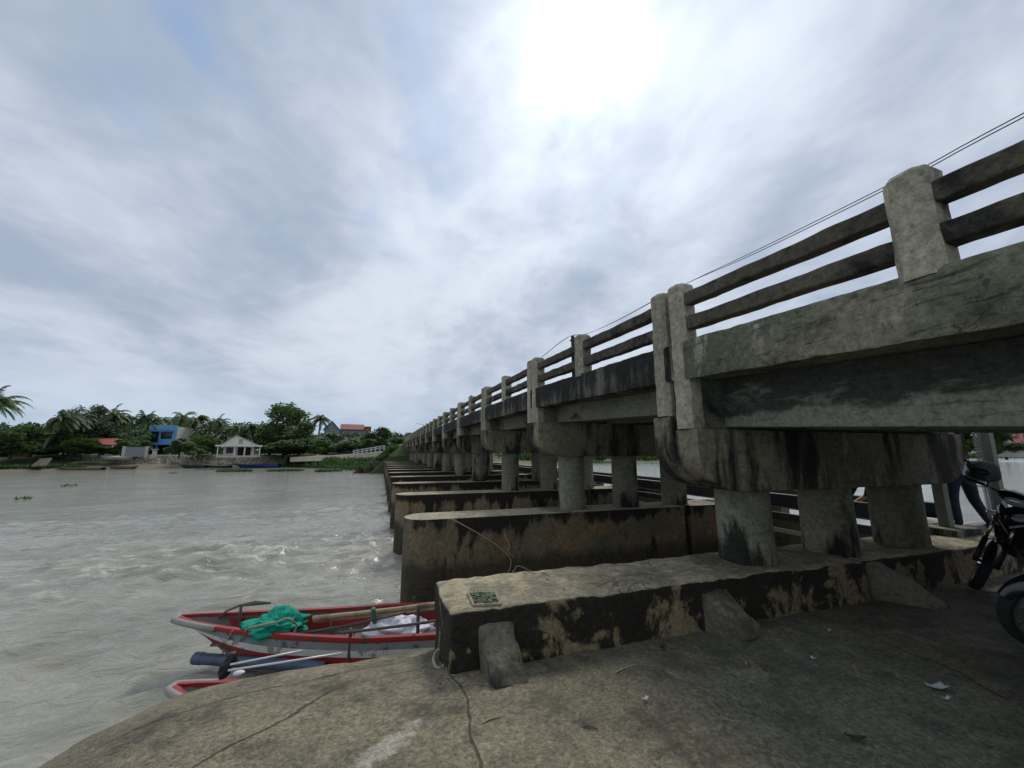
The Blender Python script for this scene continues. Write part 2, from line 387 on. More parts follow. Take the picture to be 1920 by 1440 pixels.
G = t.node('ShaderNodeNewGeometry'); P = G.outputs['Position']; px, py, pz = t.sep(P)
c0 = t.mix(t.ss(t.noise(P, .9, 6, .6), .38, .62), (.200, .170, .118), (.128, .115, .083))
right = t.ss(t.math('ADD', px, t.math('MULTIPLY', t.noise(P, 1.5, 4), 1.2)), 1.3, 2.9)       # greener, darker tone towards the right of the apron
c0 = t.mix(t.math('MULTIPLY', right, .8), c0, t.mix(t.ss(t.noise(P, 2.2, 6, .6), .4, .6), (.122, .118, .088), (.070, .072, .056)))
vo = t.node('ShaderNodeTexVoronoi', {'Vector': P, 'Scale': 62.0, 'Randomness': 1.0})
vs = t.sep(vo.outputs['Color'])
peb = t.math('MULTIPLY_ADD', vs[0], .5, .70)
c0 = t.mix(.85, c0, t.mix(1.0, c0, t.comb(peb, peb, t.math('MULTIPLY', peb, .93)), 'MULTIPLY'))
c0 = t.mix(t.math('MULTIPLY', t.ss(vs[1], .975, .99), .25), c0, (.36, .33, .26))                # pale aggregate
c0 = t.mix(t.math('MULTIPLY', t.ss(t.noise(P, 2.4, 6, .65), .50, .66), .7), c0, (.050, .046, .034))
c0 = t.mix(t.math('MULTIPLY', t.ss(t.noise(P, 3.1, 8, .62, .6), .60, .68), .35), c0, (.26, .23, .17))
# lime spill with a shape of its own
sx = t.math('SUBTRACT', px, .10); sy = t.math("SUBTRACT", py, 2.17)
ra = t.math('ADD', t.math('MULTIPLY', sx, .80), t.math('MULTIPLY', sy, .60)); rb = t.math('ADD', t.math('MULTIPLY', sx, -.6), t.math('MULTIPLY', sy, .8))
el = t.math('ADD', t.math('POWER', t.math('DIVIDE', ra, .20), 2.0), t.math('POWER', t.math('DIVIDE', rb, .055), 2.0))
el = t.math('ADD', el, t.math('MULTIPLY', t.math('SUBTRACT', t.noise(P, 14, 6, .65), .5), 5.0))
c0 = t.mix(t.math('MULTIPLY', t.ss(el, 1.8, .0), .5), c0, (.46, .43, .36))
dk = t.noise(P, 3.0, 5, .6); nd = t.math('ADD', t.math('MULTIPLY', t.math('SUBTRACT', dk, .5), .09), t.math('MULTIPLY', t.math('SUBTRACT', t.noise(P, .8, 2), .5), .5))
def crackline(ax, ay, bx2, by2, wd, amt=1.0):
    L = math.hypot(bx2-ax, by2-ay); nx_, ny_ = -(by2-ay)/L, (bx2-ax)/L; tx, ty = (bx2-ax)/L, (by2-ay)/L
    dd = t.math('ADD', t.math('ADD', t.math('MULTIPLY', px, nx_), t.math('MULTIPLY', py, ny_)), -(ax*nx_+ay*ny_))
    al = t.math('ADD', t.math('ADD', t.math('MULTIPLY', px, tx), t.math('MULTIPLY', py, ty)), -(ax*tx+ay*ty))
    inl = t.math('MULTIPLY', t.ss(al, -.02, .05), t.ss(al, L+.02, L-.05))
    line = t.ss(t.math('ABSOLUTE', t.math('ADD', dd, nd)), wd, wd*.25)
    return t.math('MULTIPLY', t.math('MULTIPLY', line, inl), amt)
ck = crackline(.46, 2.72, .46, .4, .009, .8)
ck = t.math('MAXIMUM', ck, crackline(3.54, 2.62, 3.22, .6, .014, .7))
ck = t.math('MAXIMUM', ck, crackline(-1.25, 2.75, .25, 3.12, .010, .9))
ck = t.math('MAXIMUM', ck, crackline(-1.0, 2.0, -.15, 2.75, .010, .9))
ck = t.math('MAXIMUM', ck, crackline(-.15, 2.75, .3, 2.85, .007, .6))
c0 = t.mix(t.math('MULTIPLY', ck, .85), c0, (.018, .017, .014))
gk = t.math('ADD', t.math('MULTIPLY_ADD', t.noise(P, 34, 3, .75), 1.9, .05), t.math('MULTIPLY', t.math('SUBTRACT', t.noise(P, 9, 4, .65), .5), .9))
c0 = t.mix(1.0, c0, t.comb(gk, gk, gk), 'MULTIPLY')
t.put(b.inputs['Base Color'], c0); t.put(b.inputs['Roughness'], .9); t.put(b.inputs['Specular IOR Level'], .3)
hh = t.math('ADD', t.math('MULTIPLY', t.ss(vo.outputs['Distance'], .7, .0), .35), t.math('MULTIPLY', t.noise(P, 12, 6, .65), 1.0))
hh = t.math('SUBTRACT', hh, t.math('MULTIPLY', ck, 1.0))
bn = t.node('ShaderNodeBump', {'Strength': .7, 'Distance': .02, 'Height': hh}); t.put(b.inputs['Normal'], bn.outputs[0])
me.materials.append(m)
tag(new('concrete_apron', me), kind='structure')

# ------------------------------------------------------------------ the bridge
SP, P0, NP = 3.70, 3.05, 13
PY = [P0+SP*i for i in range(NP)]
def ftop(y):                                         # deck edge level along the bridge
    return float(np.interp(y, [-6, .8, 3.05, 6.68, 10.28, 14], [1.90, 2.26, 2.38, 2.51, 2.555, 2.57]))
XL, XC = 2.60, 4.55
mir = lambda x: 2*XC-x
bridge = thing('concrete_bridge', 'long weathered concrete bridge on rows of round columns crossing the river', 'bridge', (XC, P0, 0))
def part(mb, name, mat, parent, **kw):
    """mesh given in world coordinates; parents of the bridge carry plain offsets"""
    off = WO[parent.name]; o = mb.obj(name, mat, parent, off=off, **kw); WO[o.name] = off; return o
WO[bridge.name] = (XC, P0, 0)
def octo(x0, x1, y0, y1, c=.045):
    return [(x0+c, y0), (x1-c, y0), (x1, y0+c), (x1, y1-c), (x1-c, y1), (x0+c, y1), (x0, y1-c), (x0, y0+c)]
def post_mesh(mb, x0, x1, y0, y1, z0, z1, jit=0):
    poly = octo(x0, x1, y0, y1)
    cx, cy = (x0+x1)/2, (y0+y1)/2
    nl = max(5, int((z1-z0)/.07)); rows = []
    for a in range(nl+1):
        z_ = z0+(z1-.02-z0)*a/nl; row = []
        for (px_, py_) in poly+[poly[0]]:
            p = Vector((px_, py_, z_)); e = .010 if 0 < a < nl else .0
            row.append(p+Vector((mn.noise(p*6), mn.noise(p*6+Vector((7, 0, 0))), 0))*e+Vector((mn.noise(p*17), mn.noise(p*17+Vector((7, 0, 0))), 0))*e*.5)
        rows.append(row)
    mb.grid(rows)
    k = len(mb.v); n = 8
    ring = [(cx+(p[0]-cx)*.86, cy+(p[1]-cy)*.86, z1+.004) for p in poly]
    lowr = [(p[0], p[1], z1-.02) for p in poly]
    mb.add(lowr+ring, [(i, (i+1) % n, n+(i+1) % n, n+i) for i in range(n)]+[tuple(range(n, 2*n))])
# --- piers
capprof = [(0, 1.0), (0, .62), (.012, .47), (.05, .33), (.12, .20), (.22, .10), (.34, .035), (.50, 0)]
for i, y in enumerate(PY):
    near_top = 1.555 if i == 0 else ftop(y)-.63
    far_top = 1.69 if i == 0 else ftop(y)-.63
    bot = [1.0, 1.28][i] if i < 2 else 1.325
    mb = MB()
    if i == 0:
        rough_box(mb, .47, 4.42, 2.70, 3.40, -.25, .335, r=.032, step=.06, amp=.022, fr=3.5, seed=3)
        pier = part(mb, 'pier_footing', M['footing'], bridge); weld(pier)
        mb = MB(); rough_box(mb, 4.44, 9.3, 2.76, 3.48, -.3, .318, r=.03, step=.11, amp=.014, seed=5)
        o = part(mb, 'footing_extension', M['footing'], pier); weld(o)
        for (xa, xb, tipx, tipy, zt, sd) in ((.66, .90, .80, 2.44, .25, 1), (2.46, 2.72, 2.66, 2.43, .27, 2), (4.44, 4.66, 4.76, 2.36, .30, 3)):
            mb = MB(); n = 9; P = []
            wdt = (xb-xa)
            for a in range(n+1):
                f = a/n
                yy_ = 2.72+(tipy-2.72)*f; z_ = zt*(1-f)**.85+.008; cx = (xa+xb)/2*(1-f)+tipx*f
                hw = wdt/2*(1-.15*f)
                row = []
                for (ox, zc) in ((-1, -.06), (-1, z_*.5), (-1, z_-.012), (-.88, z_), (-.3, z_+.004), (.3, z_), (.88, z_-.004), (1, z_-.014), (1, z_*.5), (1, -.06)):
                    p = Vector((cx+ox*hw, yy_, zc)); p += Vector((mn.noise(p*9), mn.noise(p*9+Vector((4, 0, 0))), mn.noise(p*9+Vector((0, 4, 0)))))*.026
                    row.append(p)
                P.append(row)
            mb.grid(P); mb.add(P[-1], [tuple(range(10))])
            o = part(mb, 'buttress', M['buttress'], pier, smooth='auto')
        # square socket with weeds in the top of the footing
    else:
        th = .36
        nose = [(.40+.36*(1-math.sin(a)), y+th*math.cos(a)) for a in np.linspace(0, math.pi, 15)]
        xr = 5.58
        poly = [(xr, y+th)]+nose+[(xr, y-th)]
        mb.prism(poly, -2.6, .33)
        pier = part(mb, 'pier_wall', M['pier' if i == 1 else 'pier_black'], bridge, bevel=.012)
        mb = MB(); mb.box(xr+.0, xr+.14, y-th+.10, y+th-.10, -2.6, .322)
        part(mb, 'gate_slot', M['buttress'], pier)
        mb = MB(); mb.box(xr+.14, 8.3, y-th-.01, y+th+.01, -2.6, .335)
        part(mb, 'upstream_wall', M['pier'], pier, bevel=.012)
    # columns
    for k, cx in enumerate((3.40, 4.55, 5.70)):
        mb = MB(); n = 28
        prof = [(.247, .27), (.244, .36), (.240, .50), (.239, .9), (.238, bot+.02)]
        P = []
        V = []
        for r_, h in prof:
            for q in range(n):
                a = 2*math.pi*q/n
                rr = r_+.006*mn.noise(Vector((math.cos(a)*2+k*5, math.sin(a)*2+i*3, h*3)))
                V.append((cx+rr*math.cos(a), y+.045+rr*math.sin(a), h))
        mb.add(V, [(a*n+q, a*n+(q+1) % n, (a+1)*n+(q+1) % n, (a+1)*n+q) for a in range(len(prof)-1) for q in range(n)])
        part(mb, 'column', M['column'], pier, smooth=True)
    # cap beam in two halves, ends swept up like a keel
    for (ya, yb, tp, xo) in ((y-.28, y-.012, near_top, .012), (y+.012, y+.28, far_top, 0.0)):
        h = tp-bot
        left = [(XL+xo+a, bot+b_*h) for a, b_ in capprof]
        poly = left+[(mir(p[0]), p[1]) for p in left[::-1]]
        mb = MB(); mb.prism(poly, ya, yb, 'y')
        part(mb, 'cap_beam', M['cap' if i == 0 else 'cap_black'], pier, bevel=.012)
# --- spans
for i in range(-1, NP):
    ya = PY[i]+.025 if i >= 0 else P0-SP+.025
    yb = PY[i+1]-.025 if i+1 < NP else PY[-1]+SP
    if i == -1: yb = P0-.025
    near = i == -1
    gd = .80 if near else .63
    mf = M['fascia_near'] if near else M['fascia']
    za, zb = ftop(ya), ftop(yb)
    mb = MB(); mb.slab(XL+.25, mir(XL)-.25, ya, yb, za-.345, za-.12, zb-.345, zb-.12)
    span = part(mb, 'deck_slab', M['girder'], bridge)
    for sd in (0, 1):
        fx = (lambda x: x) if sd == 0 else mir
        # edge beam, slightly uneven along its arris
        mb = MB(); n = 80 if i < 1 else 16; rows = []
        for a in range(n+1):
            yy_ = ya+(yb-ya)*a/n; zt = ftop(yy_); j1 = .010*mn.noise(Vector((yy_*2.1, sd*9, 1)))+.007*mn.noise(Vector((yy_*9.1, sd*9, 1))); j2 = .007*mn.noise(Vector((yy_*2.7, sd*9, 5)))+.006*mn.noise(Vector((yy_*11, sd*9, 5)))
            rows.append([(fx(XL+.25), yy_, zt-.36), (fx(XL+.006), yy_, zt-.36+j2), (fx(XL), yy_, zt-.345+j2), (fx(XL), yy_, zt-.02+j1), (fx(XL+.02), yy_, zt+j1), (fx(XL+.25), yy_, zt)])
        mb.grid(rows); mb.add(rows[0], [tuple(range(6))]); mb.add(rows[-1], [tuple(range(6))])
        mb.add([rows[0][0], rows[0][5], rows[-1][5], rows[-1][0]], [(0, 1, 2, 3)])
        part(mb, 'edge_beam', mf, span, smooth='auto')
        # posts (the end ones run down to the cap as pilasters)
        ym = (ya+yb)/2 if not near else 1.15
        xs = sorted((fx(XL-.015), fx(XL+.195)))
        for (yc, full) in ((ya+.105, 1), (ym, 0), (yb-.105, 1)):
            zt = ftop(yc); z0 = zt-.04
            if full: z0 = (1.555 if near and yc > 1 else (1.69 if i == 0 and yc < ya+1 else zt-gd))+.004
            mb = MB(); post_mesh(mb, xs[0], xs[1], yc-.1, yc+.1, z0, zt+.56+.012*mn.noise(Vector((yc*3.3, sd, 0))))
            part(mb, 'railing_post', M['post'], span, smooth='auto')
        for (a, b_) in ((ya+.205, ym-.1), (ym+.1, yb-.205)):
            for lo, hi in ((.35, .465), (.11, .228)):
                mb = MB(); rx = sorted((fx(XL+.035), fx(XL+.145))); n = 5
                if i < 2 and sd == 0:
                    rough_box(mb, rx[0], rx[1], a-.03, b_+.03, lo, hi, r=.018, step=.07, amp=.008, fr=4.5, seed=i*3+lo)
                    mb.v = [(p[0], p[1], p[2]+ftop(p[1])) for p in mb.v]
                    weld(part(mb, 'rail', M['rail'], span))
                else:
                    mb.slab(rx[0], rx[1], a-.03, b_+.03, ftop(a)+lo, ftop(a)+hi, ftop(b_)+lo, ftop(b_)+hi)
                    part(mb, 'rail', M['rail'], span, bevel=.016)
    for gx in (3.0, 4.02, 5.08, 5.80):
        mb = MB(); mb.slab(gx, gx+.3, ya+.18, yb-.18, za-gd, za-.345, zb-gd, zb-.345)
        part(mb, 'girder', M['girder_near' if near else 'girder'], span, bevel=.012)
    for (a, b_) in ((ya+.004, ya+.20), (yb-.20, yb-.004)):
        z_ = ftop((a+b_)/2)
        zc = z_-gd+.003
        if near and a > 1: zc = 1.558
        if i == 0 and a < ya+1: zc = 1.693
        mb = MB(); mb.box(XL+.06, mir(XL)-.06, a, b_, zc, z_-.35)
        part(mb, 'end_crossbeam', M['girder'], span, bevel=.01)
# near abutment behind the first span and the road it carries
mb = MB(); mb.box(XL-.1, mir(XL)+.1, -1.25, P0-SP-.02, -.3, 1.36)
part(mb, 'abutment_wall', M['cap'], bridge, bevel=.02)
mb = MB(); mb.slab(XL-.1, mir(XL)+.1, -9, -1.25, -.3, 1.8, -.3, 1.98)
part(mb, 'approach_ramp', M['cap'], bridge, bevel=.02)

# weeds in a square socket of the footing
m_weed = plain('weed_leaf', (.05, .11, .022), .6, var=.4, scale=30)
m_soil = plain('wet_soil', (.035, .032, .022), .9, scale=30)
M['rim'] = concrete('socket_rim_concrete', (.24, .22, .17), (.3, .27, .2), mold_t=.60, seed=12)
mb = MB()
c4 = [(.668, 3.02), (.838, 2.965), (.815, 2.765), (.655, 2.795)]
cx, cy = sum(p[0] for p in c4)/4, sum(p[1] for p in c4)/4
o4 = [(cx+(p[0]-cx)*1.22, cy+(p[1]-cy)*1.18) for p in c4]
z0, z1 = .310, .346
mb.add([(*p, z0) for p in o4]+[(*p, z1) for p in o4]+[(*p, z1) for p in c4]+[(*p, z0+.012) for p in c4],
       [(i, (i+1) % 4, 4+(i+1) % 4, 4+i) for i in range(4)]+[(4+i, 4+(i+1) % 4, 8+(i+1) % 4, 8+i) for i in range(4)]+[(8+i, 8+(i+1) % 4, 12+(i+1) % 4, 12+i) for i in range(4)])
foot = bpy.data.objects['pier_footing']
o = part(mb, 'socket_rim', M['rim'], foot, bevel=.006)
mb = MB(); mb.add([(*p, .340) for p in c4], [(0, 1, 2, 3)]); part(mb, 'socket_soil', m_soil, foot)
mb = MB()
for k in range(120):
    a, b_ = rnd.random(), rnd.random()
    x_ = (c4[0][0]*(1-a)+c4[1][0]*a)*(1-b_)+(c4[3][0]*(1-a)+c4[2][0]*a)*b_
    y_ = (c4[0][1]*(1-a)+c4[1][1]*a)*(1-b_)+(c4[3][1]*(1-a)+c4[2][1]*a)*b_
    an, l = rnd.uniform(0, 6.28), rnd.uniform(.012, .026)
    p = Vector((x_, y_, .341+rnd.random()*.018)); dd = Vector((math.cos(an), math.sin(an), rnd.uniform(.0, .7)))*l; sd_ = Vector((-math.sin(an), math.cos(an), 0))*l*.4
    mb.add([p, p+dd*.5+sd_, p+dd, p+dd*.5-sd_], [(0, 1, 2, 3)])
tag(tag(mb.obj('socket_weeds', m_weed), 'small green weeds growing in the square hole of the concrete footing', 'weeds'), kind='stuff')

# ------------------------------------------------------------------ sluice gate walkway on the upstream side
m_steel = plain('dark_painted_steel', (.030, .030, .030), .55, .3, var=.4, scale=5, bump=.1, dirt=(.09, .06, .04))
m_plank = plain('bleached_plank', (.36, .33, .26), .8, var=.35, scale=7, bump=.2)
m_gate = plain('rusty_gate_panel', (.13, .10, .055), .8, var=.4, scale=3, bump=.2, dirt=(.03, .028, .02))
wk = thing('gate_walkway', 'dark steel beam walkway along the sluice gates behind the columns', 'walkway', (7.2, 3.5, .3))
WO[wk.name] = (7.2, 3.5, .3)
for xb in (6.80, 7.75):
    mb = MB(); ya, yb = 3.5, PY[-1]+3
    mb.box(xb-.02, xb+.02, ya, yb, .43, .60); mb.box(xb-.07, xb+.07, ya, yb, .60, .622); mb.box(xb-.07, xb+.07, ya, yb, .41, .43)
    part(mb, 'steel_beam', m_steel, wk)
mb = MB(); mb.box(6.98, 7.6, 3.52, PY[-1]+3, .35, .40); part(mb, 'deck_strip', m_plank, wk)
for i in range(NP):
    ya = (PY[i]+.38); yb = PY[i]+SP-.38
    mb = MB(); mb.box(6.90, 6.97, ya, yb, -1.6, .22)
    for z_ in (-.75, -.35): mb.box(6.86, 6.90, ya, yb, z_, z_+.07)
    part(mb, 'gate_leaf', m_gate, wk)
    mb = MB(); mb.box(6.76, 6.86, ya, yb, -.04, .02); part(mb, 'gate_sill_plank', m_plank, wk)
    mb = MB(); mb.box(6.80, 6.86, ya, yb, .17, .29); part(mb, 'lower_beam', m_steel, wk)

# ------------------------------------------------------------------ far bank terrain
hfw = Vector((math.sin(YAW), math.cos(YAW), 0)); hrt = Vector((math.cos(YAW), -math.sin(YAW), 0))
def site(px, dep, z=0.0):                      # ground position at a bearing and distance from the apron
    p = hfw*dep+hrt*(dep*(px-960)/746.0); return Vector((p.x, p.y, z))
def zat(py, dep): return EYE+dep*(848-py)/746.0
m, t, b = material('bank_grass')
P = t.node('ShaderNodeNewGeometry').outputs['Position']; pz = t.sep(P)[2]
c0 = t.mix(t.ss(t.noise(P, .35, 6, .65), .40, .62), (.045, .085, .022), (.085, .105, .035))
c0 = t.mix(t.ss(t.noise(P, 1.6, 6, .65), .52, .66), c0, (.13, .11, .065))
mud = t.ss(t.math('ADD', pz, t.math('MULTIPLY', t.noise(P, .9, 5), .9)), .15, -.25)
mud = t.math('MULTIPLY', mud, t.ss(t.sep(P)[0], 40, 20))
c0 = t.mix(mud, c0, t.mix(t.noise(P, 2.5, 5), (.15, .125, .085), (.22, .19, .135)))
t.put(b.inputs['Base Color'], c0); t.put(b.inputs['Roughness'], .95)
t.put(b.inputs['Normal'], t.node('ShaderNodeBump', {'Strength': .8, 'Distance': .3, 'Height': t.noise(P, 3, 6, .7)}).outputs[0])
M['bank'] = m
shore = [(-420, 30), (-160, 48), (-90, 61), (-60, 67), (-46.8, 70), (-38, 74), (-29.6, 77.5), (-22, 78.5), (-15.6, 78), (-10.5, 72), (-7, 64.5), (-5.2, 61), (-3.0, 57), (-1.0, 53.8), (.6, 52.2), (9.0, 52.2), (11, 56), (17, 68), (30, 79), (47, 82.5), (68, 86.5), (120, 90), (248, 96), (420, 110)]
sh = []
for (a, b_) in zip(shore[:-1], shore[1:]):
    n = max(1, int(min(14, math.dist(a, b_)/1.6)))
    sh += [Vector((a[0]+(b_[0]-a[0])*k/n, a[1]+(b_[1]-a[1])*k/n, 0)) for k in range(n)]
sh.append(Vector((*shore[-1], 0)))
prof = [(-6, -2.6), (-.4, -1.25), (.0, -1.1), (1.2, -.92), (3.2, -.75), (4.6, -.6), (6.2, -.5), (9.5, .1), (11.5, .72), (13, .88), (14, 1.0), (40, 1.1), (120, 1.3), (900, 2.5)]
rows = []
for i, p in enumerate(sh):
    tn = (sh[min(i+3, len(sh)-1)]-sh[max(i-3, 0)]).normalized(); nr = Vector((-tn.y, tn.x, 0))
    if nr.y < 0: nr = -nr
    nr = (nr+Vector((0, .8, 0))).normalized()
    row = []
    for (o_, z_) in prof:
        q = p+nr*o_; jz = .22*mn.noise(Vector((q.x*.35, q.y*.35, 0)))+.12*mn.noise(Vector((q.x*1.1, q.y*1.1, 3)))
        row.append((q.x, q.y, z_+(jz if o_ > .5 else 0)*min(1, o_/3)))
    rows.append(row)
mb = MB(); mb.grid(rows)
tag(mb.obj('far_bank_ground', M['bank'], smooth=True), kind='structure')

# embankment that carries the road off the far end of the bridge
rows = []
for k in range(15):
    y_ = 49.6+k*1.1 if k < 8 else 57.3+(k-7)*6
    top = 2.35 if k else 1.0
    hw = 6.3+.06*k
    row = []
    for s_, z_ in ((-hw, -1.6), (-hw+1.3, -.5), (-hw+2.6, .75), (-hw+3.9, top-.12), (-2.1, top), (2.1, top), (hw-3.9, top-.12), (hw-2.6, .75), (hw-1.3, -.5), (hw, -1.6)):
        p = Vector((XC+s_, y_, z_)); p.z += .16*mn.noise(p*.7); p.x += .25*mn.noise(p*.5+Vector((5, 0, 0))); row.append(p)
    rows.append(row)
mb = MB(); mb.grid(rows); mb.add(rows[0], [tuple(range(10))])
m_emb = plain('embankment_grass', (.055, .085, .028), .95, var=.5, scale=1.2, bump=.6, dirt=(.10, .085, .05))
tag(mb.obj('road_embankment', m_emb, smooth=True), kind='structure')
M['plainconc'] = concrete('wing_wall_concrete', (.12, .11, .09), (.07, .066, .056), mold_t=.5, seed=14)
mb = MB(); mb.prism([(-3.6, -1.4), (.3, -1.4), (.3, .30), (-.6, .30), (-1.3, .12)], 50.6, 51.1, 'y')
tag(mb.obj('wing_wall', M['plainconc'], bevel=.03), 'low dark concrete wing wall at the water where the bridge meets the far bank', 'wall')
# pale ramp up to the road
m_ramp = plain('pale_concrete_ramp', (.42, .37, .28), .9, var=.25, scale=.8, bump=.2)
A = [(545, 66, .55), (600, 64, .72), (650, 62, 1.0), (700, 61, 1.35), (745, 62, 1.75)]
mb = MB(); mb.grid([[site(px, d_, z_-.75), site(px, d_+.4, z_-.02), site(px, d_+4.5, z_+.04)] for px, d_, z_ in A])
tag(mb.obj('pale_ramp', m_ramp, smooth='auto'), kind='structure')
# guard rail of the ramp
m_white = plain('weathered_white_paint', (.55, .56, .55), .7, var=.15, scale=3, dirt=(.3, .29, .26))
g0 = site(690, 60.8); gr = thing('guard_rail', 'white post and rail guard rail along the pale ramp on the far bank', 'railing', g0)
GP = [site(663+57*k/7, 61.6-.9*k/7, .95+.75*k/7) for k in range(8)]
for k, p in enumerate(GP):
    q = p-g0; mb = MB(); mb.box(q.x-.09, q.x+.09, q.y-.09, q.y+.09, p.z-.2, p.z+.72); mb.obj('post', m_white, gr)
    if k:
        a = GP[k-1]-g0
        for h in (.34, .64):
            mb = MB(); mb.bar((a.x, a.y-.1, GP[k-1].z+h), (q.x, q.y-.1, p.z+h), .07, .11); mb.obj('rail', m_white, gr)

# stone revetment under the houses
m, t, b = material('revetment_stone')
P = t.node('ShaderNodeNewGeometry').outputs['Position']
vo = t.node('ShaderNodeTexVoronoi', {'Vector': t.vm('MULTIPLY', P, (1, .4, 1.3)), 'Scale': 2.6}); vc = t.sep(vo.outputs['Color'])
ve = t.node('ShaderNodeTexVoronoi', {'Vector': t.vm('MULTIPLY', P, (1, .4, 1.3)), 'Scale': 2.6}, feature='DISTANCE_TO_EDGE').outputs[0]
c0 = t.mix(vc[0], (.19, .168, .125), (.37, .32, .235)); c0 = t.mix(t.ss(ve, .06, .01), c0, (.05, .045, .035))
c0 = t.mix(t.math('MULTIPLY', t.ss(t.noise(P, .45, 5, .6), .50, .64), .6), c0, (.14, .12, .075))
t.put(b.inputs['Base Color'], c0); t.put(b.inputs['Roughness'], .9)
t.put(b.inputs['Normal'], t.node('ShaderNodeBump', {'Strength': 1.0, 'Distance': .15, 'Height': t.ss(ve, .0, .12)}).outputs[0])
m_stone = m
pts = [(-8, 60.5), (90, 62), (180, 64.2), (280, 66), (360, 68.5), (440, 70.5), (520, 71.5), (548, 70), (600, 66.5), (655, 64)]
rows = []
for k in range(121):
    px = -8+663*k/120; dp = float(np.interp(px, [p[0] for p in pts], [p[1] for p in pts]))
    low = float(np.interp(px, [0, 280, 520, 655], [-.5, -.8, -.65, .2]))
    row = []
    for f in np.linspace(0, 1, 7):
        q = site(px, dp-1.2*(1-f), low+(.86-low)*f); q += Vector((0, mn.noise(q*1.6)*.22, mn.noise(q*1.9)*.13)); row.append(q)
    q = site(px, dp+.6, .90); q.z += .1*mn.noise(q*2); row.append(q); row.append(site(px, dp+1.5, .6))
    rows.append(row)
mb = MB(); mb.grid(rows); g0 = site(400, 70)
tag(mb.obj('stone_revetment', m_stone, smooth=True, loc=g0, off=g0), 'sloping rubble stone revetment below the houses on the far bank', 'revetment')
m_dark = plain('shade_black', (.010, .010, .010), .9)  # near-black colour standing for shade inside mouths, doorways and bays
for px, lab in ((546, 'small concrete culvert mouth in the revetment beside the blue boat'), (622, 'small concrete culvert mouth in the grass near the pale ramp')):
    dp = float(np.interp(px, [p[0] for p in pts], [p[1] for p in pts]))-1.9; g0 = site(px, dp, -.5); s_ = .62 if px > 600 else 1.0
    cv = thing('culvert', lab, 'culvert', g0, -YAW*.6)
    mb = MB(); mb.box(-.9*s_, -.6*s_, 0, 2, -.3, 1.1*s_); mb.box(.6*s_, .9*s_, 0, 2, -.3, 1.1*s_); mb.box(-.9*s_, .9*s_, -.1, 2, 1.1*s_, 1.3*s_); mb.obj('headwall', M['plainconc'] if px < 600 else m_ramp, cv)
    mb = MB(); mb.box(-.6*s_, .6*s_, .9, 1.0, -.3, 1.1*s_); mb.obj('mouth_shade', m_dark, cv)  # black panel stands for the shade inside the culvert

# ------------------------------------------------------------------ vegetation
def leaf_mat(name, c1, c2, tr=.25):
    m, t, b = material(name)
    oi = t.node('ShaderNodeObjectInfo').outputs['Random']; P = t.node('ShaderNodeNewGeometry').outputs['Position']
    n = t.noise(P, 1.3, 4, .6)
    c0 = t.mix(t.ss(n, .36, .64), c1, c2)
    k = t.math('MULTIPLY_ADD', oi, .5, .75); c0 = t.mix(1.0, c0, t.comb(k, k, k), 'MULTIPLY')
    t.put(b.inputs['Base Color'], c0); t.put(b.inputs['Roughness'], .55); t.put(b.inputs['Specular IOR Level'], .35)
    tb = t.node('ShaderNodeBsdfTranslucent', [t.mix(1.0, c0, (1.3, 1.5, .8), 'MULTIPLY')])
    ms_ = t.node('ShaderNodeMixShader', [tr, b.outputs[0], tb.outputs[0]])
    out = [x for x in t.n if x.type == 'OUTPUT_MATERIAL'][0]; t.t.links.new(ms_.outputs[0], out.inputs[0])
    return m
m_palm = leaf_mat('palm_frond', (.056, .096, .032), (.100, .140, .048))
m_dkleaf = leaf_mat('dark_leaf', (.048, .088, .032), (.090, .138, .048))
m_midleaf = leaf_mat('mid_green_leaf', (.050, .100, .027), (.095, .150, .044))
m_grayleaf = leaf_mat('grey_green_leaf', (.055, .080, .040), (.085, .110, .058))
m_reed = leaf_mat('bank_weed', (.050, .115, .025), (.085, .150, .040))
m_trunk = plain('palm_trunk', (.17, .155, .125), .9, var=.3, scale=3, bump=.4)
m_bark = plain('tree_bark', (.075, .062, .048), .95, var=.3, scale=4, bump=.4)
def palm_meshes(seed, H=8.0, lean=.8, wind=.8, nf=20, fl=2.7):
    r_ = random.Random(seed); tm, cm = MB(), MB()
    pts = [Vector((lean*(f**1.8), .3*math.sin(f*2+seed), H*f)) for f in np.linspace(0, 1, 9)]
    tm.tube(pts, [.22-.10*f for f in np.linspace(0, 1, 9)], 8)
    top = pts[-1]
    for k in range(nf):
        az = 2*math.pi*k/nf+r_.uniform(-.25, .25); el = r_.choice((.95, .65, .35, .1, -.25))+r_.uniform(-.15, .15); L = fl*r_.uniform(.8, 1.1)
        dd = Vector((math.cos(az)*math.cos(el), math.sin(az)*math.cos(el), math.sin(el)))
        p = top.copy(); n = 9; spine = [p.copy()]
        for s_ in range(n):
            p = p+dd*L/n; spine.append(p.copy())
            dd = (dd+Vector((wind*.13, 0, -.17-.03*s_))).normalized()
        cm.tube(spine, [.035*(1-.8*i/n) for i in range(n+1)], 3, cap=False)
        for i in range(1, n+1):
            tg = (spine[i]-spine[i-1]).normalized(); sd = tg.cross(Vector((0, 0, 1)))
            sd = sd.normalized() if sd.length > .05 else Vector((1, 0, 0))
            for h in (0, .34, .67):
                q = spine[i-1].lerp(spine[i], h)
                ll = .62*math.sin(math.pi*(.12+.8*(i-1+h)/n))*r_.uniform(.8, 1.15)
                for s2 in (-1, 1):
                    out = (sd*s2*.75+tg*.55+Vector((wind*.25, 0, -.55+r_.uniform(-.2, .1)))).normalized()*ll
                    wv = tg*.055
                    cm.add([q-wv, q+wv, q+out*.6+wv*.8, q+out, q+out*.6-wv*.8], [(0, 1, 2, 3, 4)])
    return tm, cm, top
palms = []
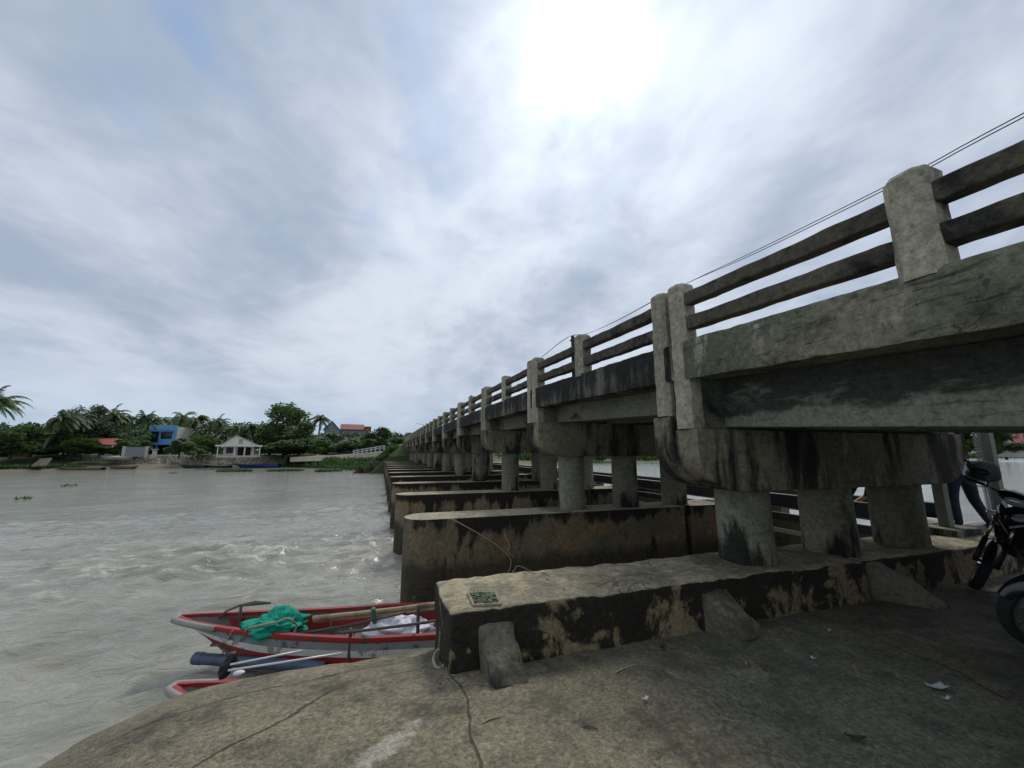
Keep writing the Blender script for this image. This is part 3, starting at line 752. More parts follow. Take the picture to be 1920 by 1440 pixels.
for s_ in range(5):
    tm, cm, top = palm_meshes(40+s_, 8.0, (.9, .2, -.5, 1.5, .5)[s_], (1.1, .5, .9, 1.3, .3)[s_], (27, 24, 28, 24, 26)[s_], 3.0)
    a = tm.mesh('trunk'); a.materials.append(m_trunk); b_ = cm.mesh('crown'); b_.materials.append(m_palm)
    for p in a.polygons: p.use_smooth = True
    palms.append((a, b_))
def crown_mesh(seed, n=6500, lobes=16, size=.085, flat=1.0):
    """unit crown: leaf faces in clumps, gaps between, uneven outline"""
    r_ = random.Random(seed); mb = MB(); L = []
    for k in range(lobes):
        a = r_.uniform(0, 6.28); z_ = r_.uniform(-.75, .9); q = math.sqrt(max(0, 1-z_*z_))*r_.uniform(.25, .85)
        L.append((Vector((q*math.cos(a), q*math.sin(a), z_*.85*flat)), r_.uniform(.26, .46)))
    for k in range(n):
        c_, rr = r_.choice(L)
        dv = Vector((r_.gauss(0, 1), r_.gauss(0, 1), r_.gauss(0, 1))).normalized()
        p = c_+Vector((dv.x, dv.y, dv.z*.8))*rr*(r_.random()**.45)*(1+.35*mn.noise(dv*2.5+c_*3))
        s1 = size*r_.uniform(.6, 1.3); ax = Vector((r_.gauss(0, 1), r_.gauss(0, 1), r_.gauss(0, .6))).normalized(); bx2 = ax.orthogonal().normalized()
        bx2.rotate(Matrix.Rotation(r_.uniform(0, 6.28), 3, ax)) if False else None
        mb.add([p-ax*s1, p+bx2*s1*.5, p+ax*s1, p-bx2*s1*.5], [(0, 1, 2, 3)])
    return mb.mesh('crown')
crowns = [crown_mesh(70+k, lobes=(18, 14, 22, 17)[k]) for k in range(4)]
feather = [crown_mesh(90+k, n=4200, lobes=15, size=.06) for k in range(2)]
def limb_mesh(seed):
    r_ = random.Random(seed); mb = MB()
    mb.tube([(0, 0, -.2), (.02, .01, .25), (-.01, .02, .55), (.03, 0, .95)], [.05, .042, .03, .012], 8)
    for k in range(7):
        a = r_.uniform(0, 6.28); z_ = r_.uniform(.3, .75); l = r_.uniform(.25, .42)
        mb.tube([(0, 0, z_), (math.cos(a)*l*.5, math.sin(a)*l*.5, z_+.1), (math.cos(a)*l, math.sin(a)*l, z_+.28)], [.02, .014, .005], 5)
    return mb.mesh('trunk')
limbs = [limb_mesh(5), limb_mesh(6)]
def leafset(meshes, mat):
    out = []
    for me in meshes:
        c_ = me.copy(); c_.materials.clear(); c_.materials.append(mat); out.append(c_)
    return out
CR = {'dark': leafset(crowns, m_dkleaf), 'mid': leafset(crowns, m_midleaf), 'grey': leafset(feather, m_grayleaf), 'darkf': leafset(feather, m_dkleaf)}
for l_ in limbs: l_.materials.append(m_bark)
def tree(name, label, cat, px, dep, top_py, wpx, kind='dark', base=.85, low=.12, group=None, var=0, rz=None):
    """crown between low*height and the top; width in bearing pixels"""
    p = site(px, dep, base); H = zat(top_py, dep)-base; Wd = wpx*dep/746.0/2
    o = thing(name, label, cat, p, 0, group)
    tr = new('trunk', limbs[var % 2], o); tr.scale = (H, H, H*.92)
    c_ = new('crown', CR[kind][var % len(CR[kind])], o, (0, 0, H*(1+low)/2)); c_.scale = (Wd*1.02, Wd*1.02, H*(1-low)/2*1.05)
    c_.rotation_euler = (0, 0, rz if rz is not None else rnd.uniform(0, 6.28))
    return o
ORD = ['first', 'second', 'third', 'fourth', 'fifth', 'sixth', 'seventh', 'eighth', 'ninth', 'tenth', 'eleventh', 'twelfth', 'thirteenth', 'fourteenth', 'fifteenth', 'sixteenth', 'seventeenth', 'eighteenth', 'nineteenth', 'twentieth', 'twenty-first', 'twenty-second', 'twenty-third', 'twenty-fourth']
PL = [(-36, 734, 50, 0, 1.15), (80, 765, 60, 3, 1.05), (110, 777, 70, 1, .9), (126, 770, 64, 0, 1), (152, 778, 74, 4, .9), (184, 772, 72, 1, .95), (200, 760, 70, 0, 1), (214, 774, 78, 4, .85), (226, 766, 72, 2, 1), (246, 762, 74, 3, .95), (258, 779, 80, 1, .9), (266, 774, 74, 0, 1), (280, 780, 84, 2, .9), (294, 773, 82, 1, .9), (312, 778, 90, 0, .95), (327, 762, 80, 4, 1), (344, 775, 86, 1, 1), (367, 769, 80, 2, 1.1), (385, 776, 84, 4, .95), (402, 777, 82, 0, .95), (420, 792, 90, 1, .9), (441, 788, 86, 4, .95), (455, 790, 90, 1, .9), (470, 785, 86, 2, .95), (488, 787, 90, 4, .95), (597, 770, 84, 1, 1.05), (649, 815, 78, 4, .8), (668, 817, 78, 1, .75)]
ORD += ['twenty-fifth', 'twenty-sixth', 'twenty-seventh', 'twenty-eighth']
def beside(px):
    for lim, w_ in ((0, 'at the left edge of the picture'), (100, 'with a leaning trunk right of the brick shed'), (170, 'left of the red-roofed cottage'), (220, 'above the red-roofed cottage'), (282, 'left of the blue house'), (345, 'behind the blue house'), (410, 'right of the blue house'), (480, 'behind the white pavilion'), (500, 'left of the big dark tree'), (620, 'standing alone right of the big dark tree')):
        if px < lim: return w_
    return 'in front of the grey gabled house'
near = [beside(p[0]) for p in PL]
for k, (px, py, dp, v_, cs_) in enumerate(PL):
    p = site(px, dp, .85); H = zat(py+9, dp)-.85; s_ = H/9.2
    o = thing('coconut_palm', 'coconut palm %s, %s from the left' % (near[k], ORD[k]), 'palm tree', p, 0, 'coconut palms on the far bank')
    o.rotation_euler = (0, 0, -YAW+rnd.uniform(-.5, .5))
    a = new('trunk', palms[v_][0], o); a.scale = (1, 1, s_)
    c_ = new('crown', palms[v_][1], o); c_.scale = (cs_,)*3
    lean = (.9, .2, -.5, 1.5, .5)[v_]; yo = .3*math.sin(2+40+v_)
    c_.location = (lean-lean*cs_, yo-yo*cs_, 8*s_-8*cs_)
T = [ # px, depth, top, width, kind, label
 (20, 56, 800, 90, 'dark', 'dark leafy tree under the leftmost palm'),
 (60, 64, 803, 70, 'dark', 'dark leafy tree behind the brick shed'),
 (104, 66, 788, 60, 'darkf', 'dark tree left of the feathery grey trees'),
 (140, 66, 764, 66, 'grey', 'feathery grey-green tree left of the two on the far bank'),
 (172, 68, 758, 70, 'grey', 'feathery grey-green tree right of the two on the far bank'),
 (118, 62, 808, 70, 'dark', 'dark shrubby tree on the bank below the feathery trees'),
 (150, 61, 822, 60, 'dark', 'low dark tree left below the red-roofed cottage'),
 (215, 70, 800, 60, 'darkf', 'dark tree right behind the red-roofed cottage'),
 (250, 70, 806, 56, 'dark', 'dark tree left of the blue house'),
 (228, 64, 824, 46, 'mid', 'green bush right of the red-roofed cottage'),
 (262, 66, 826, 40, 'dark', 'dark bush behind the grey gate'),
 (185, 62, 836, 60, 'dark', 'low dark bush below the red-roofed cottage'),
 (70, 60, 834, 60, 'dark', 'low dark bush right of the brick shed'),
 (336, 62.5, 822, 44, 'dark', 'dark spreading bush in front of the blue house side wall'),
 (372, 68, 815, 50, 'mid', 'bright green bush between blue house and white pavilion, left'),
 (398, 70, 822, 40, 'mid', 'bright green bush touching the white pavilion on its left'),
 (362, 64, 836, 40, 'mid', 'low green bush right of the blue house'),
 (535, 74, 757, 96, 'darkf', 'biggest dark tree on the far bank, right of the white pavilion'),
 (505, 73, 795, 62, 'dark', 'dark tree touching the white pavilion on its right'),
 (560, 72, 790, 70, 'dark', 'dark tree under the right side of the biggest tree'),
 (530, 70, 815, 110, 'dark', 'broad dark undergrowth tree below the biggest tree'),
 (612, 72, 812, 58, 'dark', 'dark tree in front of the grey gabled house, left'),
 (590, 70, 822, 50, 'mid', 'green bush below the lone palm'),
 (650, 68, 822, 60, 'dark', 'dark bush below the grey gabled house'),
 (708, 70, 803, 56, 'dark', 'rounded dark tree right of the grey gabled house'),
 (690, 66, 824, 56, 'dark', 'low dark tree behind the guard rail'),
 (757, 84, 812, 50, 'dark', 'dark tree behind the road embankment, left of the bridge end'),
 (795, 90, 806, 46, 'dark', 'dark tree behind the bridge railing at its far end')]
for k, (px, dp, py, wp, kd, lab) in enumerate(T):
    tree('broadleaf_tree' if py < 815 else 'bush', lab, 'tree' if py < 815 else 'bush', px, dp, py, wp, kd, var=k, low=.02 if py > 786 else .16, group='trees and bushes on the far bank')
mb = MB()
for k in range(30000):
    px = rnd.uniform(-40, 745); tp = 797+9*mn.noise(Vector((px*.035, 1, 0)))+7*mn.noise(Vector((px*.11, 5, 0)))+(0 if px < 560 else 17)
    dp = rnd.uniform(86, 94); f = rnd.random()**.8; p = site(px, dp, .6+(zat(tp, 90)-.6)*f)
    p += Vector((rnd.gauss(0, .3), rnd.gauss(0, .3), rnd.gauss(0, .25)))
    ax_ = Vector((rnd.gauss(0, 1), rnd.gauss(0, 1), rnd.gauss(0, .6))).normalized()*rnd.uniform(.16, .36); bx2 = ax_.orthogonal()*.5
    mb.add([p-ax_, p+bx2, p+ax_, p-bx2], [(0, 1, 2, 3)])
tag(mb.obj('background_wood', m_dkleaf, fix=False), 'continuous dark wood behind the houses and palms of the far bank', 'wood', kind='stuff')
RT = [(1010, 120, 836, 70, 'green clump far upstream behind the second row of columns'), (1120, 118, 843, 90, 'low green clump far upstream seen left of the nearest columns'), (1230, 122, 843, 110, 'low green clump far upstream seen beside the nearest cap'),
      (1770, 105, 786, 90, 'dark tree upstream beside the cap end'), (1810, 100, 780, 80, 'tall dark tree upstream left of the grey frame posts'), (1850, 98, 796, 70, 'dark green tree upstream between the grey frame posts'), (1885, 100, 808, 60, 'green tree upstream right of the grey frame post'), (1925, 96, 822, 70, 'green bush upstream at the right edge of the picture'), (1960, 100, 790, 80, 'dark tree upstream beyond the right edge')]
for k, (px, dp, py, wp, lab) in enumerate(RT):
    tree('riverside_tree', lab, 'tree', px, dp, py, wp, ('mid', 'dark')[k > 2], base=.6, low=0.0, var=k, group='trees on the upstream bank')
# bank weeds and floating hyacinth: too fine to count
def tufts(name, label, cat, spots, n, h, mat):
    mb = MB()
    for k in range(n):
        c_ = rnd.choice(spots); a, r_ = rnd.uniform(0, 6.28), math.sqrt(rnd.random())
        p = Vector((c_[0]+math.cos(a)*r_*c_[3], c_[1]+math.sin(a)*r_*c_[4], c_[2]+rnd.uniform(-.02, .25)*c_[5]))
        az = rnd.uniform(0, 6.28); hh_ = h*rnd.uniform(.5, 1.2)*c_[5]
        dd = Vector((math.cos(az)*.5, math.sin(az)*.5, rnd.uniform(.5, 1.1)))*hh_; sd = Vector((-math.sin(az), math.cos(az), 0))*hh_*.22
        mb.add([p-sd*.3, p+sd*.3, p+dd*.6+sd, p+dd, p+dd*.6-sd], [(0, 1, 2, 3, 4)])
    return tag(mb.obj(name, mat, fix=False), label, cat, kind='stuff')
sp = []
for px in range(540, 704, 8):
    dp = float(np.interp(px, [540, 600, 640, 664, 704], [69, 62.5, 57.5, 54.5, 53]))
    for q in (.3, 1.8, 3.4): s3 = site(px, dp+q); sp.append((s3.x, s3.y, -1.1+.32*q, .8, .9, 1))
for px in range(-5, 150, 7):
    dp = float(np.interp(px, [0, 200], [52, 58.4])); s3 = site(px, dp+1.0); sp.append((s3.x, s3.y, -.85, 1.0, 1.0, .8))
for k in range(26):
    y_ = 49.8+rnd.random()*6; s_ = rnd.random(); sp.append((XC-6.1+3.4*s_, y_, -1.2+3.2*s_, .6, .6, 1.0))
for px in range(880, 1300, 6):
    dp = 92+rnd.uniform(0, 6); s3 = site(px, dp); sp.append((s3.x, s3.y, -1.0+rnd.random()*1.4, 2, 2, 2.2))
for px in range(1760, 1960, 8):
    s3 = site(px, 163+rnd.uniform(0, 5)); sp.append((s3.x, s3.y, -1.0, 4, 3, 3))
tufts('bank_weeds', 'rank green weeds growing along the waterline of the far bank', 'weeds', sp, 9000, .55, m_reed)
for (px, dp, wd, lab) in ((444, 50.5, 2.0, 'floating hyacinth clump in front of the blue boat'), (538, 52.0, 2.2, 'floating hyacinth clump right of the blue boat'), (618, 50.5, 1.6, 'floating hyacinth clump nearest the grassy shore'), (60, 21, .35, 'small floating hyacinth sprig nearest the left edge'), (140, 29, .5, 'small floating hyacinth sprig in open water at left'), (330, 46, .5, 'small dark floating sprig in mid river')):
    s3 = site(px, dp, WZ); big = wd > 1
    o = tufts('floating_plants', lab, 'plants', [(0, 0, 0, wd, .4 if big else .2, .55 if big else .35)], int(260*wd) if big else 40, .5, m_midleaf); o.location = s3
    o['group'] = 'floating plants on the river'

# ------------------------------------------------------------------ houses on the far bank
m_blue = plain('blue_house_paint', (.14, .33, .56), .75, var=.2, scale=1.6, dirt=(.10, .24, .42))
m_plaster = plain('bare_plaster', (.42, .39, .34), .9, var=.2, scale=.9, dirt=(.30, .28, .24))
m_glass = plain('dark_window_glass', (.02, .025, .03), .12, var=.1)
m_cream = plain('cream_wall', (.60, .57, .46), .8, var=.1, scale=1)
m_wwall = plain('white_wall', (.62, .62, .60), .8, var=.1, scale=1)
m_gwall = plain('grey_house_wall', (.25, .27, .30), .8, var=.12, scale=1)
m_tile = plain('red_roof_tile', (.21, .062, .045), .75, var=.25, scale=2.5, bump=.3)
m_redtin = plain('red_tin_roof', (.30, .075, .05), .7, var=.4, scale=2.5)
m_navy = plain('navy_trim', (.03, .04, .08), .6)
m_brick = plain('brick_wall', (.22, .085, .05), .9, var=.3, scale=4, bump=.3)
m_tin = plain('galvanised_sheet', (.42, .44, .46), .45, .3, var=.2, scale=2)
m_greytin = plain('grey_gate_sheet', (.22, .24, .25), .6, .2, var=.2, scale=2)
def house_axes(px, deg):
    v_ = site(px, 1.0).normalized(); r_ = Vector((v_.y, -v_.x, 0)); a = R(deg)
    return -r_*math.cos(a)+v_*math.sin(a), r_*math.sin(a)+v_*math.cos(a)
class HB:                                              # boxes in house axes (u along facade to the left, w to the back)
    def __init__(s, o, eu, ew): s.o, s.eu, s.ew = o, eu, ew
    def pt(s, u_, w_, z_): return s.eu*u_+s.ew*w_+Vector((0, 0, z_))
    def box(s, name, mat, u0, u1, w0, w1, z0, z1, parent=None, bevel=0):
        mb = MB(); mb.add([s.pt(u_, w_, z_) for z_ in (z0, z1) for w_ in (w0, w1) for u_ in (u0, u1)],
                          [(0, 2, 3, 1), (4, 5, 7, 6), (0, 1, 5, 4), (2, 6, 7, 3), (0, 4, 6, 2), (1, 3, 7, 5)])
        return mb.obj(name, mat, parent or s.o, bevel=bevel)
    def poly(s, name, mat, pts, th, parent=None):       # slab: polygon with thickness downwards
        n = len(pts); P = [s.pt(*p) for p in pts]; Q = [p-Vector((0, 0, th)) for p in P]
        mb = MB(); mb.add(P+Q, [tuple(range(n)), tuple(range(2*n-1, n-1, -1))]+[(i, (i+1) % n, n+(i+1) % n, n+i) for i in range(n)])
        return mb.obj(name, mat, parent or s.o)
# blue two-storey house
c0 = site(326, 74, .85); o = thing('blue_house', 'two-storey house with bright blue front and bare plaster side wall', 'house', c0)
h = HB(o, *house_axes(327, 27))
h.box('ground_floor', m_plaster, .25, 4.2, .6, 5.2, -.3, 1.9); h.box('upper_floor', m_blue, 0, 4.35, 0, .25, 2.05, 5.35)
h.box('side_wall', m_plaster, .0, .25, .25, 5.4, 1.9, 5.25); h.box('rear_block', m_plaster, .25, 4.3, .25, 5.4, 1.9, 5.2)
h.box('balcony_slab', m_blue, -.05, 4.4, -1.1, .0, 1.85, 2.05); h.box('lower_front_shade', m_dark, .3, 4.1, .5, .6, -.2, 1.85)  # lower front: near-black panel stands for shade below the balcony
for u_ in (.1, 2.3, 4.3): h.box('porch_post', m_blue, u_, u_+.22, -.9, -.68, -.3, 1.85)
for (u0, u1, z0, z1, nm) in ((.75, 2.35, 3.05, 4.15, 'window'), (2.85, 3.85, 2.4, 4.2, 'balcony_door')):
    f = h.box(nm, m_navy, u0-.08, u1+.08, -.06, .02, z0-.08, z1+.08); h.box('pane', m_glass, u0, (u0+u1)/2-.04, -.08, -.05, z0, z1, f); h.box('pane', m_glass, (u0+u1)/2+.04, u1, -.08, -.05, z0, z1, f)
h.box('parapet', m_blue, -.06, 4.42, -.12, 0.0, 4.62, 5.5); h.box('shade_ledge', m_blue, .5, 4.2, -.5, -.12, 4.32, 4.42)
# white pavilion house with gable
c0 = site(476, 62, .85); o = thing('white_pavilion_house', 'small white gabled house with a flat porch awning above the revetment', 'house', c0)
eu_, ew_ = house_axes(448, 0); h = HB(o, eu_*.84, ew_)
h.box('wall', m_cream, .0, 4.6, .0, 4.5, -.2, 1.5); h.box('porch_awning', m_wwall, -1.2, 5.8, -1.7, .2, 1.36, 1.56)
h.box('floor_slab', m_plaster, -.6, 5.2, -1.6, 0, -.25, .02)
mb = MB(); P = [h.pt(5.15, .15, 1.55), h.pt(2.95, .15, 3.05), h.pt(-.65, .15, 1.55)]; Q = [h.pt(5.15, 4.6, 1.55), h.pt(2.95, 4.6, 3.05), h.pt(-.65, 4.6, 1.55)]
mb.add(P+Q, [(0, 1, 2), (5, 4, 3), (0, 3, 4, 1), (1, 4, 5, 2), (0, 2, 5, 3)]); mb.obj('gable', m_cream, o)
h.poly('roof', m_greytin, [(5.35, -.1, 1.50), (2.95, -.1, 3.16), (2.95, 4.9, 3.16), (5.35, 4.9, 1.50)], .08); h.poly('roof', m_greytin, [(2.95, -.1, 3.16), (-.9, -.1, 1.50), (-.9, 4.9, 1.50), (2.95, 4.9, 3.16)], .08)
f = h.box('gable_vent', m_gwall, 1.9, 2.5, .10, .16, 1.8, 2.5)
for u0, u1, z0, z1, nm in ((3.2, 4.2, .35, 1.2, 'window'), (.5, 1.3, -.1, 1.25, 'door'), (1.6, 2.5, -.1, 1.25, 'door')):
    h.box(nm, m_dark if nm == 'door' else m_navy, u0, u1, -.05, .03, z0, z1)
for u_ in (-.9, 1.4, 2.9, 5.3): h.box('porch_post', m_wwall, u_, u_+.14, -1.5, -1.36, -.2, 1.36)
# grey house with red tile roofs
c0 = site(690, 92, .85); o = thing('grey_gabled_house', 'grey house with dark trimmed gable and red tile roofs behind the trees', 'house', c0)
h = HB(o, *house_axes(655, 0)); s_ = 92/746.0
U = lambda px: (690-px)*s_
h.box('wall', m_gwall, U(690), U(636), 0, 6, -.5, zat(806, 92)-.85); h.box('wing_wall', m_gwall, U(638), U(613), -.6, 6, -.5, zat(806, 92)-.85)
zr, ze = zat(795, 92)-.85, zat(806, 92)-.85
h.poly('roof', m_tile, [(U(681), -.3, ze), (U(639), -.3, ze), (U(639), 3, zr), (U(681), 3, zr)], .15); h.poly('roof', m_tile, [(U(681), 6.3, ze), (U(639), 6.3, ze), (U(639), 3, zr), (U(681), 3, zr)], .15)
h.box('stair_tower', m_tile, U(693), U(681.3), -.2, 2.5, ze-.5, zat(800, 92)-.85)
mb = MB(); A_ = [h.pt(U(637), -.62, ze), h.pt(U(625), -.62, zat(793, 92)-.85), h.pt(U(613), -.62, ze)]; B_ = [p+h.ew*6.5 for p in A_]
mb.add(A_+B_, [(0, 1, 2), (5, 4, 3), (0, 3, 4, 1), (1, 4, 5, 2), (0, 2, 5, 3)]); mb.obj('gable', m_gwall, o)
zt = zat(793, 92)-.85
h.poly('gable_trim', m_navy, [(U(638), -.9, ze+.05), (U(625), -.9, zt+.2), (U(625), 6.6, zt+.2), (U(638), 6.6, ze+.05)], .16); h.poly('gable_trim', m_navy, [(U(625), -.9, zt+.2), (U(611), -.9, ze-.1), (U(611), 6.6, ze-.1), (U(625), 6.6, zt+.2)], .16)
# cottage with red tin roof
c0 = site(212, 66, .85); o = thing('red_roofed_cottage', 'low cottage with a red tin roof among the trees left of the blue house', 'house', c0); h = HB(o, *house_axes(195, 8))
h.box('wall', m_wwall, .3, 3.4, .3, 3.5, -.3, 1.7); h.poly('roof', m_redtin, [(-.3, -.5, 1.75), (3.9, -.5, 1.75), (3.9, 2.2, 2.85), (-.1, 2.2, 2.85)], .1)
h.poly('roof', m_redtin, [(-.1, 2.2, 2.85), (3.9, 2.2, 2.85), (3.9, 4.4, 1.8), (-.3, 4.4, 1.8)], .1); h.box('door', m_dark, 1.0, 1.7, .22, .31, -.2, 1.4)
# brick shed
c0 = site(52, 58, .85); o = thing('brick_shed', 'brick shed with a thin pale sheet roof at the far left of the bank', 'shed', c0); h = HB(o, *house_axes(30, 12))
h.box('brick_wall', m_brick, 0, 1.7, 0, 2.5, -.2, 1.35); h.box('bay_shade', m_dark, 1.7, 3.6, .4, 2.5, -.2, 1.3); h.poly('roof', m_tin, [(-.2, -.4, 1.45), (4.1, -.4, 1.5), (4.1, 3, 1.75), (-.2, 3, 1.7)], .07)  # black block stands for the shade inside the open bay
for u_ in (2.6, 3.6): h.box('post', m_bark, u_, u_+.12, -.1, .02, -.2, 1.4)
# sheet gate and its pillars, one lone pillar
c0 = site(277, 62, .80); o = thing('sheet_gate', 'grey sheet metal gate between two concrete pillars above the revetment', 'gate', c0); h = HB(o, *house_axes(260, 4))
for u_ in (0, 2.55): h.box('pillar', m_plaster, u_, u_+.36, 0, .36, -.3, 1.45)
for k in range(8): h.box('gate_sheet', m_greytin, .38+k*.27, .63+k*.27, .12, .17, -.1, 1.3)
h.box('top_bar', m_greytin, .37, 2.54, .1, .2, 1.3, 1.36)
c0 = site(290, 62, .80); mb = MB(); mb.box(-.22, .22, -.22, .22, -.3, .95); mb.box(-.34, .34, -.34, .34, .95, 1.05)
tag(mb.obj('gate_pillar', m_plaster, loc=c0), 'lone pale capped pillar in front of the blue house', 'pillar')
# upstream house and jetty railing seen past the bridge
c0 = site(1925, 95, .7); o = thing('upstream_house', 'white gabled house with red roof on the upstream bank at the right edge', 'house', c0); h = HB(o, *house_axes(1905, 0))
h.box('wall', m_wwall, -3, 5, 0, 6, -.5, 3.0); h.poly('roof', m_tile, [(-3.4, -.5, 2.9), (1.6, -.5, 2.9), (1.6, 3, 5.2), (-3.4, 3, 5.2)], .15)
mb = MB(); A_ = [h.pt(5.4, -.6, 2.9), h.pt(3.5, -.6, 5.1), h.pt(1.6, -.6, 2.9)]; B_ = [p+h.ew*6 for p in A_]
mb.add(A_+B_, [(0, 1, 2), (5, 4, 3), (0, 3, 4, 1), (1, 4, 5, 2)]); mb.obj('gable', m_wwall, o)
for u_ in (-1.5, 3.0): h.box('window', m_glass, u_, u_+1.1, -.06, .02, .9, 2.1)
c0 = site(1812, 78, WZ); o = thing('white_railing', 'white picket railing on a low jetty out in the upstream water', 'railing', c0); h = HB(o, *house_axes(1812, 0))
h.box('jetty_slab', m_plaster, -4, 4, -.4, 1.6, -.6, .18)
for k in range(13): h.box('picket', m_white, -3.6+k*.6, -3.42+k*.6, 0, .12, .18, 1.05)
for z_ in (.3, .98): h.box('rail', m_white, -3.8, 3.8, .12, .2, z_, z_+.12)

# ------------------------------------------------------------------ boats drawn up on the far shore
def hull_pt(s_, t_, L, B, dep, sheer, bow=.5):
    hb = B/2*(min(1, (s_+.012)/.42))**.62*(1-.35*max(0, (s_-.75)/.25)**2)
    zs = sheer+.32*sheer*max(0, 1-s_/.45)**2+.15*sheer*max(0, (s_-.7)/.3)**2
    zk = -dep+(dep+zs*bow)*max(0, 1-s_/.22)**1.7
    f = t_; y_ = hb*(1-f**2.6)**.55; z_ = zs+(zk-zs)*f**.9
    return s_*L+.10*L*f*max(0, 1-s_/.25), y_, z_
def simple_boat(name, label, px, dep, L, B, ang, mat, inner, dz=0.0, cover=None, sheer=.42):
    p = site(px, dep, WZ+dz); o = thing(name, label, 'boat', p, ang, 'boats drawn up along the far shore')
    for sd in (1,):
        mb = MB()
        for sgn in (-1, 1): mb.grid([[(x_-L/2, sgn*y_, z_) for x_, y_, z_ in [hull_pt(s_, t_, L, B, .15, sheer) for t_ in np.linspace(0, 1, 7)]] for s_ in np.linspace(0, 1, 15)])
        mb.obj('hull', mat, o, smooth=True)
    mb = MB(); mb.grid([[(hull_pt(s_, 0, L, B, .15, sheer)[0]-L/2, f*hull_pt(s_, 0, L, B, .15, sheer)[1]*.97, hull_pt(s_, 0, L, B, .15, sheer)[2]-(.06 if cover is None else -.10*(1-f*f)+.05*mn.noise(Vector((s_*9, f*3, 0))))) for f in np.linspace(-1, 1, 7)] for s_ in np.linspace(0, 1, 17)])
    mb.obj('tarp_cover' if cover else 'inner_floor', cover or inner, o, smooth=True)
    return o
m_btarp = plain('blue_tarpaulin', (.028, .045, .19), .5, var=.3, scale=3, bump=.2)
m_oldwood = plain('weathered_boat_wood', (.13, .105, .075), .85, var=.35, scale=4, bump=.2)
m_darkboat = plain('tarred_boat_wood', (.03, .028, .026), .8, var=.3, scale=3)
simple_boat('tarp_covered_boat', 'blue tarpaulin-covered boat moored below the white pavilion house', 484, 64.5, 7.2, 1.7, -YAW+.05, m_btarp, m_btarp, .0, m_btarp, .5)
simple_boat('wooden_dinghy', 'long low wooden boat on the mud at the left, beside the weeds', 156, 56.0, 6.4, 1.3, -YAW+.02, m_oldwood, m_darkboat, .0, sheer=.35)
simple_boat('wooden_dinghy', 'wooden boat with raised bow on the mud left of the grey gate', 240, 59.5, 4.2, 1.3, -YAW+math.pi-.1, m_oldwood, m_darkboat, .02, sheer=.35)
simple_boat('wooden_dinghy', 'dark tarred boat on the shore below the blue house', 366, 63.0, 4.2, 1.2, -YAW, m_darkboat, m_darkboat, .05, sheer=.38)
simple_boat('wooden_dinghy', 'dark tarred boat on the shore left of the blue tarpaulin boat', 412, 64.5, 4.0, 1.1, -YAW+.1, m_darkboat, m_darkboat, .0, sheer=.33)
p = site(222, 61.0, .12); simple_boat('upturned_boat', 'pale upturned boat lying on the revetment below the grey gate', 222, 62.0, 5.6, 1.3, -YAW, m_plaster, m_plaster, 1.35, m_plaster, .4)
g0 = site(82, 55.5, -.2); mb = MB(); mb.add([site(64, 54.2, -.45)-g0, site(92, 54.2, -.35)-g0, site(100, 57, .55)-g0, site(78, 57, .5)-g0, site(64, 54.2, -.65)-g0, site(92, 54.2, -.6)-g0, site(100, 57, .3)-g0, site(78, 57, .25)-g0], [(0, 1, 2, 3), (4, 5, 1, 0), (5, 6, 2, 1), (7, 4, 0, 3), (6, 7, 3, 2)])
tag(mb.obj('dark_slipway', M['buttress'], loc=g0), 'dark sloping slipway slab on the far left bank', 'slipway')

# ------------------------------------------------------------------ near boats
crt = Vector((math.cos(YAW), -math.sin(YAW), 0)); cup = crt.cross(fw)
def onz(px, py, z):                              # point of the level z seen in that direction from the apron
    d_ = fw+crt*((px-960)/FPX)+cup*((720-py)/FPX); return Vector((0, 0, EYE))+d_*((z-EYE)/d_.z)
m_red = plain('red_boat_paint', (.27, .018, .02), .6, var=.4, scale=9, bump=.25, dirt=(.10, .04, .035), dw=.04, d0=.55)
m_bgrey = plain('blue_grey_boat_paint', (.19, .225, .225), .65, var=.35, scale=8, bump=.25, dirt=(.09, .095, .09), dw=.04, d0=.55)
m_bwhite = plain('white_boat_paint', (.55, .55, .51), .65, var=.25, scale=9, bump=.2, dirt=(.27, .25, .21), dw=.04, d0=.55)
m_hullgrey = plain('grey_hull_bottom', (.26, .25, .22), .7, var=.25, scale=5, bump=.1, dirt=(.13, .12, .10))
m_inner = plain('boat_inside_grey', (.15, .145, .125), .75, var=.3, scale=7, bump=.15, dirt=(.07, .065, .055))
m_board = plain('pale_floor_board', (.42, .36, .25), .8, var=.25, scale=9, bump=.15, dirt=(.22, .19, .13))
m_bamboo = plain('bamboo_pole', (.34, .26, .15), .6, var=.25, scale=6, dirt=(.16, .12, .07))
m_darkpole = plain('dark_wet_pole', (.075, .062, .05), .6, var=.3, scale=7)
m_rope = plain('old_rope', (.34, .29, .21), .9, var=.3, scale=40, bump=.4)
m_net = plain('green_fishing_net', (.012, .30, .20), .75, var=.35, scale=22, bump=.8, spec=.2)
m_sack = plain('white_woven_sack', (.66, .67, .72), .7, var=.12, scale=8, bump=.3)
m_pipe = plain('blue_grey_plastic_pipe', (.055, .085, .135), .5, var=.3, scale=3, dirt=(.035, .05, .075))
m_alu = plain('pale_metal_pole', (.62, .60, .57), .4, .2, var=.12, scale=5)
m_rubber = plain('black_rubber', (.014, .014, .015), .65, var=.3, scale=20)
